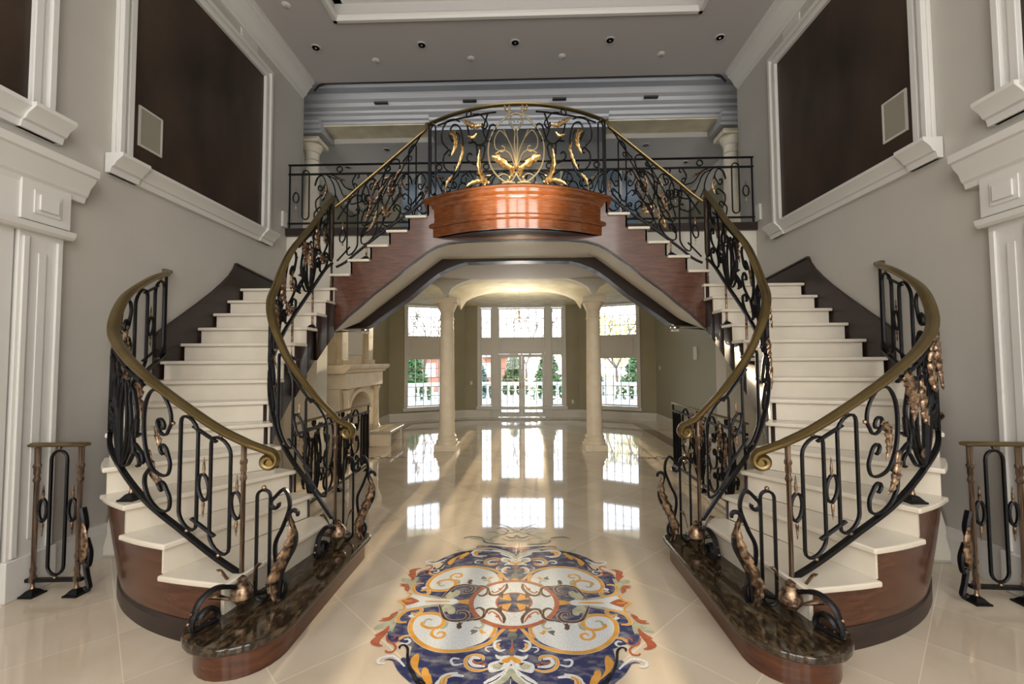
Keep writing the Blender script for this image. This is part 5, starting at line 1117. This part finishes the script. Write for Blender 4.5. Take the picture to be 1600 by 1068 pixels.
for k, (x, y, h, r, lb, gi) in enumerate(((-5.2, 21, 3.3, 1.3, 'dark evergreen shrub tree beyond the left bay window', 1), (-2.3, 22, 3.0, 1.1, 'blue spruce beyond the left sidelight', 0), (-.5, 24.2, 3.2, 1.0, 'green conifer seen through the left french door', 1), (1.2, 21.3, 3.5, 1.1, 'broad evergreen seen through the right french door', 1), (3.4, 23.2, 4.0, 1.1, 'tall dark conifer beyond the right sidelight', 0), (5.4, 21, 3.2, 1.5, 'bushy evergreen beyond the right bay window', 1), (-8.4, 22.5, 2.4, 1.3, 'low round evergreen at far left of the garden', 1), (9.0, 23, 3.0, 1.4, 'evergreen at far right of the garden', 1))):
    conifer(x, y, h, r, 10 + k, lb, gi)
def bare_tree(x, y, h, seed, label, willow=False):
    rd = random.Random(seed); t = thing('willow_tree' if willow else 'bare_tree', (x, y, -.9), label, 'tree', 'garden trees'); m = MB()
    tips = []
    def br(p, d, L, r, dep):
        q = p + d * L; m.sweep([p, p + d * L * .5 + Vector((rd.uniform(-.05, .05), 0, .02)) * L, q], r * 2, r * 2, d.orthogonal(), sides=4, taper=lambda k: 1 - .35 * k)
        if dep == 0: tips.append(q); return
        for _ in range(3 if dep > 1 else 4):
            e = (d + Vector((rd.uniform(-.75, .75), rd.uniform(-.75, .75), rd.uniform(-.1, .55)))).normalized(); br(q, e, L * rd.uniform(.6, .8), r * .6, dep - 1)
    br(Vector((x, y, -.9)), Vector((0, 0, 1)), h * .34, .09, 4); m.build('branches', gr[3], t, smooth=False)
    if willow:
        m = MB()
        for q in tips:
            for k in range(13):
                c = q - Vector((rd.uniform(-.5, .5), rd.uniform(-.3, .3), k * .22 + rd.random() * .3)); m.add([c, c + Vector((.035, 0, -.05)), c + Vector((.0, 0, -.26)), c + Vector((-.035, 0, -.05))], [(0, 1, 2, 3)])
        m.build('foliage', gr[2], t, smooth=False)
bare_tree(-6.0, 27, 6.5, 3, 'leafless tree behind the left bay window'); bare_tree(-3.6, 29, 7, 4, 'leafless tree behind the left sidelight'); bare_tree(.2, 30, 7, 5, 'leafless tree straight behind the french doors'); bare_tree(-8.6, 28, 6.0, 8, 'leafless tree at far left of the garden')
bare_tree(5.2, 25, 6.5, 6, 'golden weeping willow behind the right bay window', True); bare_tree(10.8, 27, 6.5, 7, 'golden weeping willow at far right of the garden', True)
br = mat('garden_wall_brick', (.36, .15, .10), .9, col2=(.46, .22, .15), scale=8)
h = thing('brick_house', (-6, 38, -1), 'brick house beyond the garden trees on the left', 'house')
MB().box(-12, -1.5, 38, 44, -1, 2.1).build('wall', br, h, smooth=False); MB().yz([(37.6, 2.1), (44.4, 2.1), (41, 3.3)], -12.3, -1.2).build('roof', mat('grey_shingles', (.25, .23, .22), .9), h, smooth=False)
for x in (-10.5, -8, -5.5, -3): MB().box(x - .5, x + .5, 37.95, 38.02, .4, 1.6).build('window', 'white', h, smooth=False)
# added bars in front of the entrance lamps, unseen; no windows are built there
m = MB()
for x in (-3.0, -1.7, -1.15, -.55, .0, .55, 1.15, 1.7, 3.0): m.box(x - .03, x + .03, -2.25, -2.2, 1.0, 5.3)
for z in (1.0, 2.3, 3.2, 4.2, 5.3): m.box(-3.0, 3.0, -2.25, -2.2, z - .03, z + .03)
struct(m.build('window_frame_entrance', 'white', smooth=False), 'glazing bars of the entrance windows')
